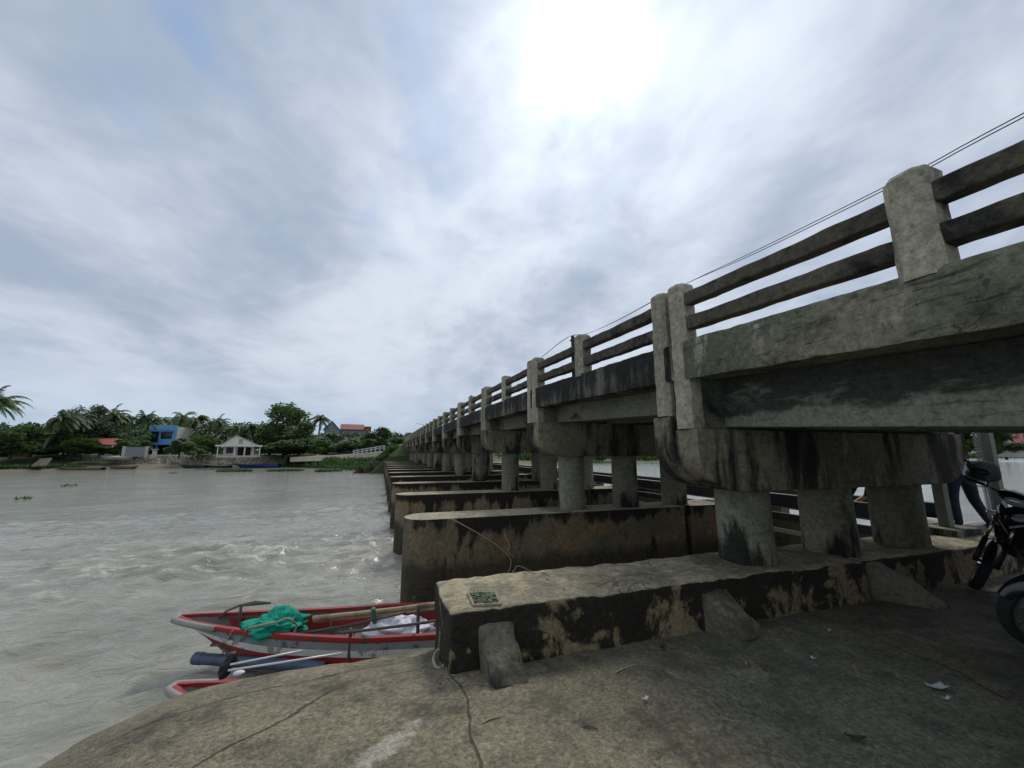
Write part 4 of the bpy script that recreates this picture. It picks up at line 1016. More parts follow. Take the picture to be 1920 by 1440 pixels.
def boat(name, label, bow, ang, L, B, sheer, full=True):
    o = thing(name, label, 'boat', bow, ang)
    H = lambda s_, t_, sg, ins=0.0: (lambda q: Vector((q[0]+ins*.8*(1 if s_ < .03 else 0), sg*max(.004, q[1]-ins), q[2])))(hull_pt(s_, t_, L, B, .22, sheer, .62))
    SS = list(np.linspace(0, .12, 7))+list(np.linspace(.15, 1, 24))
    for t0, t1, nm, mt in ((0, .05, 'rub_strake', m_red), (.05, .15, 'side_strake', m_bgrey), (.15, .25, 'white_band', m_bwhite), (.25, .42, 'red_band', m_red), (.42, 1, 'hull_bottom', m_hullgrey)):
        mb = MB()
        for sg in (-1, 1):
            mb.grid([[H(s_, t_, sg) for t_ in np.linspace(t0, t1, 5)] for s_ in SS])
        mb.grid([[H(0, t_, sg) for sg in (-1, 1)] for t_ in np.linspace(t0, t1, 5)]); mb.grid([[H(1, t_, sg) for sg in (-1, 1)] for t_ in np.linspace(t0, t1, 5)])
        mb.obj(nm, mt, o, smooth='auto')
    mb = MB()
    for sg in (-1, 1): mb.grid([[H(s_, t_, sg, .035) for t_ in np.linspace(0, .95, 9)] for s_ in SS])
    mb.obj('inner_lining', m_inner, o, smooth='auto')
    mb = MB(); fl = []
    for s_ in SS[5:]:
        q = H(s_, .80, 1, .03); fl.append([(q.x, -q.y, q.z), (q.x, 0, q.z-.01), (q.x, q.y, q.z)])
    mb.grid(fl); mb.obj('bilge_floor', m_inner, o)
    for sg in (-1, 1):                           # red gunwale cap each side
        mb = MB(); rows = []
        for s_ in SS:
            a, b_ = H(s_, 0, sg), H(s_, 0, sg, .045); up = Vector((0, 0, .017)); ov = Vector((0, sg*.014, 0))
            rows.append([a+ov-up, a+ov+up, b_+up, b_-up, a+ov-up])
        mb.grid(rows); mb.obj('gunwale', m_red, o, smooth='auto')
        mb = MB(); rows = [[H(s_, .06, sg, .040), H(s_, .16, sg, .040), H(s_, .27, sg, .041)] for s_ in SS[4:]]; mb.grid(rows); mb.obj('inner_red_line', m_red, o)
    pts = [H(s_, .0, -1)+Vector((-.012, 0, -.01)) for s_ in (.10, .06, .03, .012, 0)]+[H(s_, .0, 1)+Vector((-.012, 0, -.01)) for s_ in (0, .012, .03, .06, .10)]
    mb = MB(); mb.tube(pts, .034, 8); mb.obj('bow_fender', m_hullgrey, o, smooth=True)
    if full:
        for k in range(13):                      # floor boards laid across
            xl = 1.72+k*.118; q = H(xl/L, .40, 1, .05)
            mb = MB(); mb.box(xl-.052, xl+.052, -q.y, q.y, q.z-.012+.006*rnd.random(), q.z+.012); mb.obj('floor_board', m_board, o, bevel=.004)
        for xl in (.55, 1.35, 3.5):              # thwarts and frames
            q = H(xl/L, .30, 1, .02); mb = MB(); mb.box(xl-.07, xl+.07, -q.y, q.y, q.z-.015, q.z+.015); mb.obj('thwart', m_oldwood, o, bevel=.005)
        for xl in (.8, 1.15, 1.6, 2.1, 2.7, 3.3, 3.9):
            for sg in (-1, 1):
                mb = MB(); mb.tube([H(xl/L, t_, sg, .05) for t_ in np.linspace(.05, .8, 8)], .018, 5); mb.obj('rib', m_inner, o, smooth=True)
        for yy_, xl in ((-1, 2.05), (-1, 3.02), (1, 2.62)):   # thole pins
            q = H(xl/L, 0, yy_); mb = MB(); mb.tube([(q.x, q.y*.98, q.z-.25), (q.x, q.y*.97, q.z+(.10 if xl < 3 else .16))], .018, 7); mb.obj('thole_pin', m_darkpole, o)
        q = H(.19, 0, 1); mb = MB()
        arch = [Vector((.55, .25, .45+.1)), Vector((.68, .22, .72)), Vector((.92, .18, .80)), Vector((1.15, .2, .74))]
        mb.tube([(.38, .10, .50), (.45, .12, .57), (.58, .14, .62), (.74, .16, .635), (.92, .18, .62)], [.012, .014, .016, .03, .012], 6); mb.obj('bow_hoop', m_oldwood, o, smooth=True)
        mb = MB(); mb.tube([(.60, .14, .30), (.60, .14, .62)], .016, 6); mb.obj('hoop_post', m_oldwood, o)
    return o
b1 = boat('rowing_boat', 'red, white and grey wooden boat moored between the first two piers', (-2.13, 5.90, WZ), math.atan2(-.62, 3.02), 5.4, .98, .43)
b2 = boat('rowing_boat', 'red wooden boat mostly hidden below the apron, only its bow showing', (-1.70, 4.80, WZ), math.atan2(-.80, 2.0), 3.4, .70, .25, False)
def stick(name, label, a, b_, r, mat, cat='pole', n=8, segs=None):
    a, b_ = Vector(a), Vector(b_); mb = MB(); c_ = a.lerp(b_, .5)
    K = segs or 7; pts = [a.lerp(b_, i/K)-c_+Vector((0, 0, -.03*math.sin(math.pi*i/K)*(b_-a).length*.25)) for i in range(K+1)]
    mb.tube(pts, [r*(1-.12*i/K+.08*(i % 2)) for i in range(K+1)], n)
    return tag(mb.obj(name, mat, smooth=True, loc=c_), label, cat)
stick('bamboo_pole', 'long pale bamboo pole lying along the far side of the red boat', onz(586, 1159, -.52), onz(850, 1127, -.48), .026, m_bamboo)
stick('bamboo_pole', 'thinner bamboo pole lying just below the long pale one in the red boat', onz(588, 1164, -.56), onz(850, 1136, -.53), .017, m_bamboo)
stick('wooden_oar', 'dark wooden oar slanting from the floor boards up over the white sack', onz(572, 1188, -.70), onz(762, 1148, -.50), .016, m_darkpole, 'oar')
stick('dark_pole', 'dark wet pole lying over the near gunwale in front of the white sack', onz(634, 1187, -.56), onz(850, 1159, -.50), .016, m_darkpole)
stick('mooring_stake', 'thin dark upright stake beside the near gunwale of the red boat', onz(783, 1200, -.75), onz(781, 1120, -.38)-Vector((0, .25, 0)), .020, m_darkpole, 'stake')
stick('green_post', 'short green painted post standing in the red boat', onz(704, 1178, -.72), onz(700, 1133, -.42)-Vector((0, .15, 0)), .028, plain('green_post_paint', (.05, .16, .11), .6), 'post')
# green net heap
def heap(name, label, cat, c_, r_, mat, seed, amp=.35, fr=2.2, peak=0.0):
    mb = MB(); n, mm = 44, 22; V = []
    for i in range(mm+1):
        th = math.pi*.5*i/mm*1.12
        for k in range(n):
            ph = 2*math.pi*k/n; dv = Vector((math.sin(th)*math.cos(ph), math.sin(th)*math.sin(ph), math.cos(th)))
            f = 1+amp*mn.noise(dv*fr+Vector((seed, 0, 0)))+amp*.5*mn.noise(dv*fr*2.6+Vector((0, seed, 0)))+amp*.22*mn.noise(dv*fr*7)
            pk = peak*max(0, dv.dot(Vector((.35, .1, .93)).normalized()))**14
            V.append((dv.x*r_[0]*f, dv.y*r_[1]*f, dv.z*r_[2]*(f+pk)))
    mb.add(V, [(i*n+k, (i+1)*n+k, (i+1)*n+(k+1) % n, i*n+(k+1) % n) for i in range(mm) for k in range(n)])
    return tag(mb.obj(name, mat, smooth=True, loc=c_, rot=(0, 0, -.2)), label, cat)
heap('fishing_net', 'heap of bright green fishing net lying across the red boat', 'net', onz(514, 1176, -.64), (.34, .24, .13), m_net, 2.0, .42, 2.6, .5)
heap('white_sack', 'crumpled white woven sack on the floor of the red boat', 'sack', onz(745, 1186, -.74), (.36, .20, .15), m_sack, 7.0, .5, 2.2, .3)
def rope(name, label, pts, r=.009, mat=None):
    P = [Vector(p) for p in pts]; Q = []
    for i in range(len(P)-1):
        p0, p1, p2, p3 = P[max(i-1, 0)], P[i], P[i+1], P[min(i+2, len(P)-1)]
        for k in range(6):
            f = k/6; Q.append(.5*((2*p1)+(p2-p0)*f+(2*p0-5*p1+4*p2-p3)*f*f+(3*p1-p0-3*p2+p3)*f**3))
    Q.append(P[-1]); c_ = Q[0].copy(); mb = MB(); mb.tube([q-c_ for q in Q], r, 6)
    return tag(mb.obj(name, mat or m_rope, smooth=True, loc=c_), label, 'rope')
rope('rope', 'pale rope tied round the net and gunwale of the red boat', [onz(455, 1205, -.78), onz(462, 1181, -.58), onz(490, 1172, -.46), onz(520, 1166, -.42), onz(540, 1160, -.40), onz(556, 1172, -.52), onz(552, 1185, -.6)], .010)
rope('rope', 'thin rope over the bow stripes of the red boat', [onz(436, 1182, -.55), onz(425, 1205, -.75), onz(416, 1230, -.95)], .007)
rope('mooring_rope', 'pale rope loop hanging down by the left end of the footing', [onz(838, 1196, .0), onz(843, 1210, -.03), onz(840, 1235, -.03), onz(830, 1250, -.03), onz(819, 1252, -.03), onz(813, 1236, -.03), onz(818, 1222, -.03), onz(824, 1218, -.02)], .011)
rope('frayed_rope', 'thin frayed rope hanging down the face of the second pier', [(1.08, 6.28, .34), (1.3, 6.30, .22), (1.75, 6.30, -.05), (2.02, 6.30, -.28), (2.05, 6.30, -.42), (1.98, 6.29, -.6), (2.1, 6.29, -.5), (2.2, 6.29, -.44), (2.55, 6.1, -.62)], .008)
rope('root_tangle', 'bleached dry roots hanging on the face of the second pier', [(1.95, 6.32, .05), (2.03, 6.30, -.12), (2.0, 6.29, -.2), (2.1, 6.30, -.3)], .008)
# blue pipe and pale poles between the boats
a, b_ = onz(366, 1234, -.92), onz(610, 1252, -.90); c_ = a.lerp(b_, .5); mb = MB()
dr = (b_-a).normalized(); sd = dr.cross(Vector((0, 0, 1))).normalized(); u_ = sd.cross(dr)
rowsP = []
for (f, r_) in ((0, .062), (.06, .061), (.063, .056), (1, .056), (1, .048), (.03, .048), (0, .050), (0, .062)):
    rowsP.append([a+(b_-a)*f-c_+(sd*math.cos(k*math.pi/14)+u_*math.sin(k*math.pi/14))*r_ for k in range(29)])
mb.grid(rowsP)
tag(mb.obj('plastic_pipe', m_pipe, smooth='auto', loc=c_), 'thick blue-grey plastic pipe floating between the two boats', 'pipe')
o = thing('boat_motor', 'pale twin shafts with a black wrapped head lying across the hidden boat', 'boat motor', onz(418, 1262, -.62)); c_ = o.location.copy()
for (p, q) in (((432, 1246, -.50), (567, 1220, -.46)), ((428, 1257, -.52), (640, 1225, -.42))):
    mb = MB(); mb.tube([onz(*p)-c_, onz(*q)-c_], .009, 8); mb.obj('shaft', m_alu, o, smooth=True)
mb = MB(); n = 20; V = []
for i in range(13):
    f = i/12
    for k in range(n):
        a_ = 2*math.pi*k/n; dv = Vector((math.cos(a_), math.sin(a_), f*2))
        r_ = (.03+.026*math.sin(math.pi*f))*(1+.45*mn.noise(dv*2.2))
        V.append((r_*math.cos(a_)+.06*f, r_*math.sin(a_), -.04+.20*f))
mb.add(V, [(i*n+k, i*n+(k+1) % n, (i+1)*n+(k+1) % n, (i+1)*n+k) for i in range(12) for k in range(n)]+[tuple(range(n)), tuple(12*n+k for k in range(n))])
mb.obj('wrapped_head', m_rubber, o, smooth=True)
mb = MB(); mb.ell((.13, -.02, -.01), (.05, .03, .02), 14, 8); mb.obj('fuel_can', m_sack, o, smooth=True)

# ------------------------------------------------------------------ gate frame and chain-link on the upstream side
m_fpost = plain('weathered_grey_timber', (.155, .15, .13), .85, var=.3, scale=5, bump=.25, dirt=(.11, .105, .09))
o = thing('sluice_gateway', 'grey upright frame posts with cross bar and chain-link beside the footing', 'frame', (8.0, 3.4, .32)); c_ = Vector((8.0, 3.4, .32))
for (x_, y_, wd) in ((6.98, 3.28, .11), (8.62, 3.42, .12), (9.9, 3.42, .13)):
    mb = MB(); rough_box(mb, x_-wd/2-c_.x, x_+wd/2-c_.x, y_-wd/2-c_.y, y_+wd/2-c_.y, (.40 if x_ < 7.5 else .30)-c_.z, 2.45-c_.z, r=.012, step=.2, amp=.004)
    weld(mb.obj('post', m_fpost, o))
mb = MB(); mb.box(6.74-c_.x, 7.30-c_.x, 3.08-c_.y, 3.46-c_.y, -.015, .085); mb.obj('post_block', M['column'], o, bevel=.012)
mb = MB(); mb.bar(Vector((7.06, 3.34, 1.165))-c_, Vector((8.56, 3.47, 1.165))-c_, .05, .055); mb.obj('cross_bar', plain('rusty_pipe', (.17, .11, .06), .7, .2), o)
mb = MB(); mb.bar(Vector((7.08, 3.22, .36))-c_, Vector((8.5, 3.36, .36))-c_, .10, .09); mb.obj('timber_sill', m_fpost, o, bevel=.008)
mb = MB()
for k in range(-4, 60):                         # chain-link strip along the middle post
    for sg in (-1, 1):
        z0_ = .34+k*.05; P = []
        for i in range(6):
            f = i/5; zz_ = z0_+(f*.25 if sg > 0 else (1-f)*.25)
            if .33 < zz_ < 2.4: P.append(Vector((8.53-.24*f, 3.44-.02*f+.006*(i % 2), zz_))-c_)
        if len(P) > 1: mb.tube(P, .0045, 4)
tag(mb.obj('chain_link', m_steel, o), kind='stuff')
o = thing('gate_hoist', 'small red gate hoist on a dark stand seen far under the bridge', 'hoist', (7.3, 27.4, .40))
for x_ in (-.22, .22):
    mb = MB(); mb.box(x_-.05, x_+.05, -.05, .05, 0, 1.35); mb.obj('stand_post', m_steel, o)
mb = MB(); mb.box(-.30, .30, -.09, .09, 1.35, 1.45); mb.obj('head_beam', m_steel, o)
mb = MB(); mb.lathe([(.0, -.12), (.16, -.12), (.19, -.08), (.19, .08), (.16, .12), (0, .12)], 20, (0, -.05, .26), Matrix.Rotation(R(90), 3, 'X')); mb.obj('gear_drum', plain('red_oxide_paint', (.38, .035, .025), .5), o, smooth='auto')

# ------------------------------------------------------------------ wires, pole, lamp
for k, dz_ in enumerate((0.0, .035)):
    pts = [(-1.5, 2.84), (.7, 2.855), (1.15, 2.85), (2.1, 2.885), (2.95, 2.955), (4.0, 2.965), (4.82, 3.02), (5.42, 3.14), (6.5, 3.07)]
    rope('wire', ('lower' if k == 0 else 'upper')+' thin black wire strung along the top of the bridge railing', [(2.70+.03*k, y_, z_+dz_*(1 if y_ < 2.5 else .4)) for y_, z_ in pts], .003, m_rubber)
mb = MB(); mb.tube([(0, 0, 0), (0, 0, .77)], .03, 8); mb.tube([(0, 0, .69), (-.05, 0, .70)], .012, 6)
tag(mb.obj('wire_pole', m_rubber, loc=(2.80, 5.42, 2.40)), 'short black pole holding wires behind the railing of the second span', 'pole')
mb = MB(); mb.tube([(0, 0, 0), (0, 0, .75)], .035, 8); mb.tube([(0, 0, .6), (.06, 0, .66)], .012, 6)
tag(mb.obj('wire_pole', m_rubber, loc=(2.80, 12.95, 2.50)), 'short black pole behind the railing of the fourth span', 'pole')
p = site(796, 100, 1.3); o = thing('street_lamp', 'thin street lamp arm rising beyond the far end of the bridge', 'street lamp', p)
mb = MB(); mb.tube([(0, 0, 0), (0, 0, 6.7)], [.09, .06], 8); mb.obj('pole', m_tin, o)
mb = MB(); mb.tube([(0, 0, 6.65), (-.6, .1, 6.95), (-1.9, .2, 7.2)], .05, 6); mb.obj('arm', m_tin, o); mb = MB(); mb.ell((-2.1, .2, 7.22), (.32, .12, .07), 10, 6); mb.obj('lamp_head', m_tin, o)

# ------------------------------------------------------------------ people
m_jeans = plain('dark_blue_denim', (.009, .017, .036), .85, var=.25, scale=20, bump=.3)
m_ltjeans = plain('light_blue_denim', (.22, .33, .45), .85, var=.2, scale=20, bump=.3)
m_shirt = plain('pale_blue_shirt', (.42, .50, .58), .8, var=.12, scale=15, bump=.2)
m_black = plain('black_cloth', (.012, .012, .014), .85, var=.3, scale=25, bump=.3)
m_skin = plain('skin', (.36, .20, .13), .55, var=.08, scale=12)
m_hair = plain('black_hair', (.010, .009, .008), .5, var=.3, scale=60, bump=.4)
m_shoe = plain('dark_shoe', (.03, .028, .026), .6)
def figure(name, label, loc, J, bones, regions, mats):
    """one continuous skinned body; J joint -> (pos, radius); regions: bone end -> material index"""
    o = thing(name, label, 'person', loc)
    names = list(J); idx = {n: i for i, n in enumerate(names)}
    me = bpy.data.meshes.new('body_skeleton'); me.from_pydata([J[n][0] for n in names], [(idx[a], idx[b_]) for a, b_ in bones], []); me.update()
    tmp = bpy.data.objects.new('body_skeleton', me); COL.objects.link(tmp)
    tmp.modifiers.new('skin', 'SKIN'); sub = tmp.modifiers.new('sub', 'SUBSURF'); sub.levels = 2; sub.render_levels = 2
    for n in names:
        sv = me.skin_vertices[0].data[idx[n]]; r_ = J[n][1]; sv.radius = (r_, r_) if not isinstance(r_, tuple) else r_; sv.use_root = (n == 'pelvis')
    dg = bpy.context.evaluated_depsgraph_get(); dg.update()
    body = bpy.data.meshes.new_from_object(tmp.evaluated_get(dg)); bpy.data.objects.remove(tmp)
    body.materials.clear()
    for m_ in mats: body.materials.append(m_)
    segs = [(Vector(J[a][0]), Vector(J[b_][0]), regions.get((a, b_), regions.get(b_, 0))) for a, b_ in bones]
    for p in body.polygons:
        c_ = p.center; best = (9, 0)
        for a, b_, r_ in segs:
            ab = b_-a; f = max(0, min(1, (c_-a).dot(ab)/ab.length_squared)); d_ = (c_-a-ab*f).length
            if d_ < best[0]: best = (d_, r_)
        p.material_index = best[1]; p.use_smooth = True
    body.name = 'body'; new('body', body, o)
    return o
def hand(o, wrist, dirv, palm, s_=1.0):
    w_ = Vector(wrist); d_ = Vector(dirv).normalized(); pn = Vector(palm).normalized(); sd = d_.cross(pn).normalized(); mb = MB()
    Mx = Matrix((d_, sd, pn)).transposed()
    mb.ell(w_+d_*.045*s_, (.05*s_, .038*s_, .016*s_), 10, 8, Mx)
    for k, l in enumerate((.062, .072, .068, .054)):
        b0 = w_+d_*.082*s_+sd*(k-1.5)*.019*s_; mb.tube([b0-d_*.015*s_, b0+d_*l*.45*s_+pn*.004, b0+d_*l*.8*s_+pn*.018*s_, b0+d_*l*.95*s_+pn*.034*s_], [.0092*s_, .0088*s_, .008*s_, .006*s_], 6)
    b0 = w_+d_*.03*s_-sd*.032*s_; mb.tube([b0, b0+d_*.025*s_-sd*.022*s_+pn*.008, b0+d_*.05*s_-sd*.026*s_+pn*.02], [.011*s_, .010*s_, .007*s_], 6)
    return mb.obj('hand', m_skin, o, smooth=True)
def head(o, c_, face, s_=1.0):
    c_ = Vector(c_); f = Vector(face).normalized(); sd = f.cross(Vector((0, 0, 1))).normalized(); up = sd.cross(f)
    Mx = Matrix((f, sd, up)).transposed(); mb = MB(); n, mm = 20, 16; V = []
    for i in range(mm+1):
        th = math.pi*i/mm
        for k in range(n):
            ph = 2*math.pi*k/n; dv = Vector((math.sin(th)*math.cos(ph), math.sin(th)*math.sin(ph), math.cos(th)))
            p = Vector((dv.x*.092, dv.y*.072, dv.z*.112))
            if dv.z < -.1: p.y *= 1+.35*dv.z; p.x *= 1+.12*dv.z
            if dv.x > 0: p.x += .022*max(0, 1-abs(dv.y)*5)*max(0, 1-abs(dv.z+.12)*4)-.010*max(0, 1-abs(abs(dv.y)-.35)*5)*max(0, 1-abs(dv.z-.08)*6)+.007*max(0, 1-abs(dv.y)*3)*max(0, 1-abs(dv.z+.5)*7)
            V.append(Mx @ (p*s_)+c_)
    mb.add(V, [(i*n+k, (i+1)*n+k, (i+1)*n+(k+1) % n, i*n+(k+1) % n) for i in range(mm) for k in range(n)]); h_ = mb.obj('head', m_skin, o, smooth=True)
    mb = MB()
    for sg in (-1, 1): mb.ell(c_+Mx @ Vector((-.005, sg*.074, .0))*s_, (.02*s_, .008*s_, .03*s_), 8, 6, Mx)
    mb.obj('ear', m_skin, h_, smooth=True)
    mb = MB()
    for sg in (-1, 1): mb.ell(c_+Mx @ Vector((.078, sg*.03, .012))*s_, (.010*s_, .014*s_, .008*s_), 8, 6, Mx)
    mb.obj('eyes', m_hair, h_, smooth=True)
    mb = MB(); n, mm = 20, 9; V = []
    for i in range(mm+1):
        th = math.pi*.62*i/mm
        for k in range(n):
            ph = 2*math.pi*k/n; cut = 1 if math.cos(ph) < .35 else .62
            dv = Vector((math.sin(th*cut)*math.cos(ph), math.sin(th*cut)*math.sin(ph), math.cos(th*cut)))
            V.append(Mx @ (Vector((dv.x*.103, dv.y*.084, dv.z*.124))*s_*(1+.03*mn.noise(dv*6)))+c_)
    mb.add(V, [(i*n+k, (i+1)*n+k, (i+1)*n+(k+1) % n, i*n+(k+1) % n) for i in range(mm) for k in range(n)]); mb.obj('hair', m_hair, o, smooth=True)
BONES = [('pelvis', 'waist'), ('waist', 'chest'), ('chest', 'neck'), ('neck', 'skull'), ('pelvis', 'hipL'), ('hipL', 'kneeL'), ('kneeL', 'ankL'), ('ankL', 'toeL'), ('pelvis', 'hipR'), ('hipR', 'kneeR'), ('kneeR', 'ankR'), ('ankR', 'toeR'), ('chest', 'shL'), ('shL', 'elL'), ('elL', 'wrL'), ('chest', 'shR'), ('shR', 'elR'), ('elR', 'wrR')]
REG = {'waist': 1, 'chest': 1, 'shL': 1, 'shR': 1, 'elL': 1, 'elR': 1, 'neck': 1, 'skull': 2, 'wrL': 2, 'wrR': 2, 'toeL': 3, 'toeR': 3}
def V3(a): return tuple(a)
# standing by the frame; local axes: r towards the right of the picture, f away
r_ = hrt; f_ = hfw
def L(a, b_, z_): return V3(r_*a+f_*b_+Vector((0, 0, z_)))
J = {'pelvis': (L(0, 0, .74), (.125, .10)), 'waist': (L(-.02, .04, .92), (.125, .095)), 'chest': (L(-.07, .10, 1.14), (.145, .10)), 'neck': (L(-.11, .15, 1.30), .05), 'skull': (L(-.13, .18, 1.38), .05),
     'hipL': (L(-.09, .01, .70), .088), 'kneeL': (L(-.11, .03, .40), .064), 'ankL': (L(-.13, -.02, .07), .046), 'toeL': (L(-.17, .14, .035), .036),
     'hipR': (L(.09, -.01, .70), .088), 'kneeR': (L(.17, .02, .40), .064), 'ankR': (L(.26, -.06, .07), .046), 'toeR': (L(.24, .12, .035), .036),
     'shL': (L(-.24, .10, 1.20), .055), 'elL': (L(-.34, .22, 1.02), .043), 'wrL': (L(-.30, .40, .92), .030), 'shR': (L(.10, .13, 1.20), .055), 'elR': (L(.10, .30, 1.05), .043), 'wrR': (L(-.02, .42, .95), .030)}
pp = Vector((7.55, 3.33, .318))
man = figure('person', 'person in dark jeans with a black bag standing beside the frame post', pp, J, BONES, REG, [m_jeans, m_shirt, m_skin, m_shoe])
head(man, L(-.15, .20, 1.47), f_*.8-r_*.5+Vector((0, 0, -.3)), .95)
hand(man, J['wrL'][0], f_+Vector((0, 0, -.2)), (0, 0, -1), .95); hand(man, J['wrR'][0], f_-r_*.3, (0, 0, -1), .95)
mb = MB(); n, mm = 24, 14; V = []
for i in range(mm+1):
    th = math.pi*i/mm
    for k in range(n):
        ph = 2*math.pi*k/n; dv = Vector((math.sin(th)*math.cos(ph), math.sin(th)*math.sin(ph), math.cos(th)))
        q = Vector([math.copysign(abs(x_)**.6, x_) for x_ in dv]); q = q*(1+.06*mn.noise(dv*3))
        V.append(r_*(q.x*.17)+f_*(q.y*.10)+Vector((0, 0, q.z*.135-.02*q.x)))
mb.add(V, [(i*n+k, (i+1)*n+k, (i+1)*n+(k+1) % n, i*n+(k+1) % n) for i in range(mm) for k in range(n)])
bagp = pp+Vector(L(.235, -.10, .78))
bag = thing('shoulder_bag', 'bulky black bag hanging at the hip of the person in dark jeans', 'bag', bagp); mb.obj('bag_body', m_black, bag, smooth=True)
mb = MB(); mb.tube([r_*-.12+Vector((0, 0, .07)), r_*-.24+f_*.02+Vector((0, 0, .20)), r_*-.36+f_*.10+Vector((0, 0, .40))], .014, 6); mb.obj('strap', m_black, bag)
# bending over the walkway, facing away up the bridge
def K(a, b_, z_): return (a, b_, z_)
J2 = {'pelvis': (K(0, 0, .50), (.12, .10)), 'waist': (K(0, .16, .55), (.12, .09)), 'chest': (K(-.02, .38, .50), (.14, .10)), 'neck': (K(-.03, .55, .43), .05), 'skull': (K(-.03, .62, .40), .05),
      'hipL': (K(-.09, .0, .46), .088), 'kneeL': (K(-.13, .26, .30), .064), 'ankL': (K(-.11, .02, .07), .046), 'toeL': (K(-.12, .18, .035), .036),
      'hipR': (K(.09, .0, .46), .088), 'kneeR': (K(.13, .24, .30), .064), 'ankR': (K(.11, .0, .07), .046), 'toeR': (K(.12, .16, .035), .036),
      'shL': (K(-.19, .46, .46), .055), 'elL': (K(-.25, .55, .24), .043), 'wrL': (K(-.18, .70, .10), .030), 'shR': (K(.15, .46, .46), .055), 'elR': (K(.2, .56, .24), .043), 'wrR': (K(.1, .72, .10), .030)}
p2 = Vector((7.42, 3.95, .40))
man2 = figure('person', 'person in black top and light blue trousers bending over behind the columns', p2, J2, BONES, REG, [m_ltjeans, m_black, m_skin, m_shoe])
head(man2, K(-.03, .70, .40), (-.3, .8, -.5), .95); hand(man2, J2['wrL'][0], (.2, 1, -.3), (0, 0, -1), .95); hand(man2, J2['wrR'][0], (-.2, 1, -.3), (0, 0, -1), .95)

# ------------------------------------------------------------------ motorbikes
m_gloss = plain('black_gloss_paint', (.010, .011, .013), .16, var=.2, scale=4, spec=.6)
m_matte = plain('black_plastic', (.014, .014, .015), .5, var=.2, scale=15)
m_chrome = plain('chrome', (.55, .55, .56), .18, .95, var=.1)
m_alloy = plain('dull_alloy', (.26, .26, .26), .4, .8, var=.2)
m_mirror = plain('mirror_glass', (.6, .62, .65), .05, 1.0, var=.02)
m_lens = plain('headlight_lens', (.55, .57, .60), .08, .3, var=.05)
m_tyre = plain('tyre_rubber', (.016, .016, .016), .8, var=.3, scale=30, bump=.5)
m_silver = plain('silver_decal', (.5, .52, .55), .3, .5)
def wheel(name, o, cx, T, rr=.275, turn=None):
    RX = Matrix.Rotation(R(90), 4, 'X')
    def place(mb): mb.v = [tuple(T @ (Vector((cx, 0, rr))+(RX @ Vector(p)))) for p in mb.v]; return mb
    mb = MB(); tw = .042
    mb.lathe([(rr-.058, -tw*.75), (rr-.045, -tw*.95), (rr-.02, -tw), (rr-.005, -tw*.55), (rr, 0), (rr-.005, tw*.55), (rr-.02, tw), (rr-.045, tw*.95), (rr-.058, tw*.75)], 48)
    rim = MB(); rim.lathe([(rr-.058, -.034), (rr-.075, -.030), (rr-.080, 0), (rr-.075, .030), (rr-.058, .034), (rr-.058, -.034)], 48)
    hub = MB(); hub.lathe([(.012, -.06), (.045, -.055), (.05, -.03), (.03, -.02), (.03, .02), (.05, .03), (.045, .055), (.012, .06)], 20)
    for k in range(32):
        a = 2*math.pi*k/32; sg = 1 if k % 2 else -1; b_ = a+(.5 if k % 4 < 2 else -.5)
        hub.tube([(.047*math.cos(b_), .047*math.sin(b_), .035*sg), ((rr-.076)*math.cos(a), (rr-.076)*math.sin(a), .008*sg)], .0022, 4)
    w_ = place(rim).obj(name, m_alloy, o, smooth='auto'); place(mb).obj('tyre', m_tyre, w_, smooth=True); place(hub).obj('spokes', m_chrome, w_, smooth='auto')
    tr = MB()
    for k in range(48):                           # tread blocks
        a = 2*math.pi*k/48
        for sg in (-1, 1): tr.bar(((rr-.002)*math.cos(a), (rr-.002)*math.sin(a), .004*sg), ((rr-.012)*math.cos(a+.05), (rr-.012)*math.sin(a+.05), .034*sg), .012, .008)
    place(tr).obj('tread', m_tyre, w_)
def loft(mb, secs):
    mb.grid(secs); mb.add(secs[0], [tuple(range(len(secs[0])))]); mb.add(secs[-1], [tuple(range(len(secs[-1])))])
def oval(c_, a, b_, ax1, ax2, n=16, p=2.0):
    c_, ax1, ax2 = Vector(c_), Vector(ax1), Vector(ax2); out = []
    for k in range(n+1):
        t_ = 2*math.pi*k/n; cs_, sn = math.cos(t_), math.sin(t_)
        out.append(c_+ax1*a*math.copysign(abs(cs_)**(2/p), cs_)+ax2*b_*math.copysign(abs(sn)**(2/p), sn))
    return out
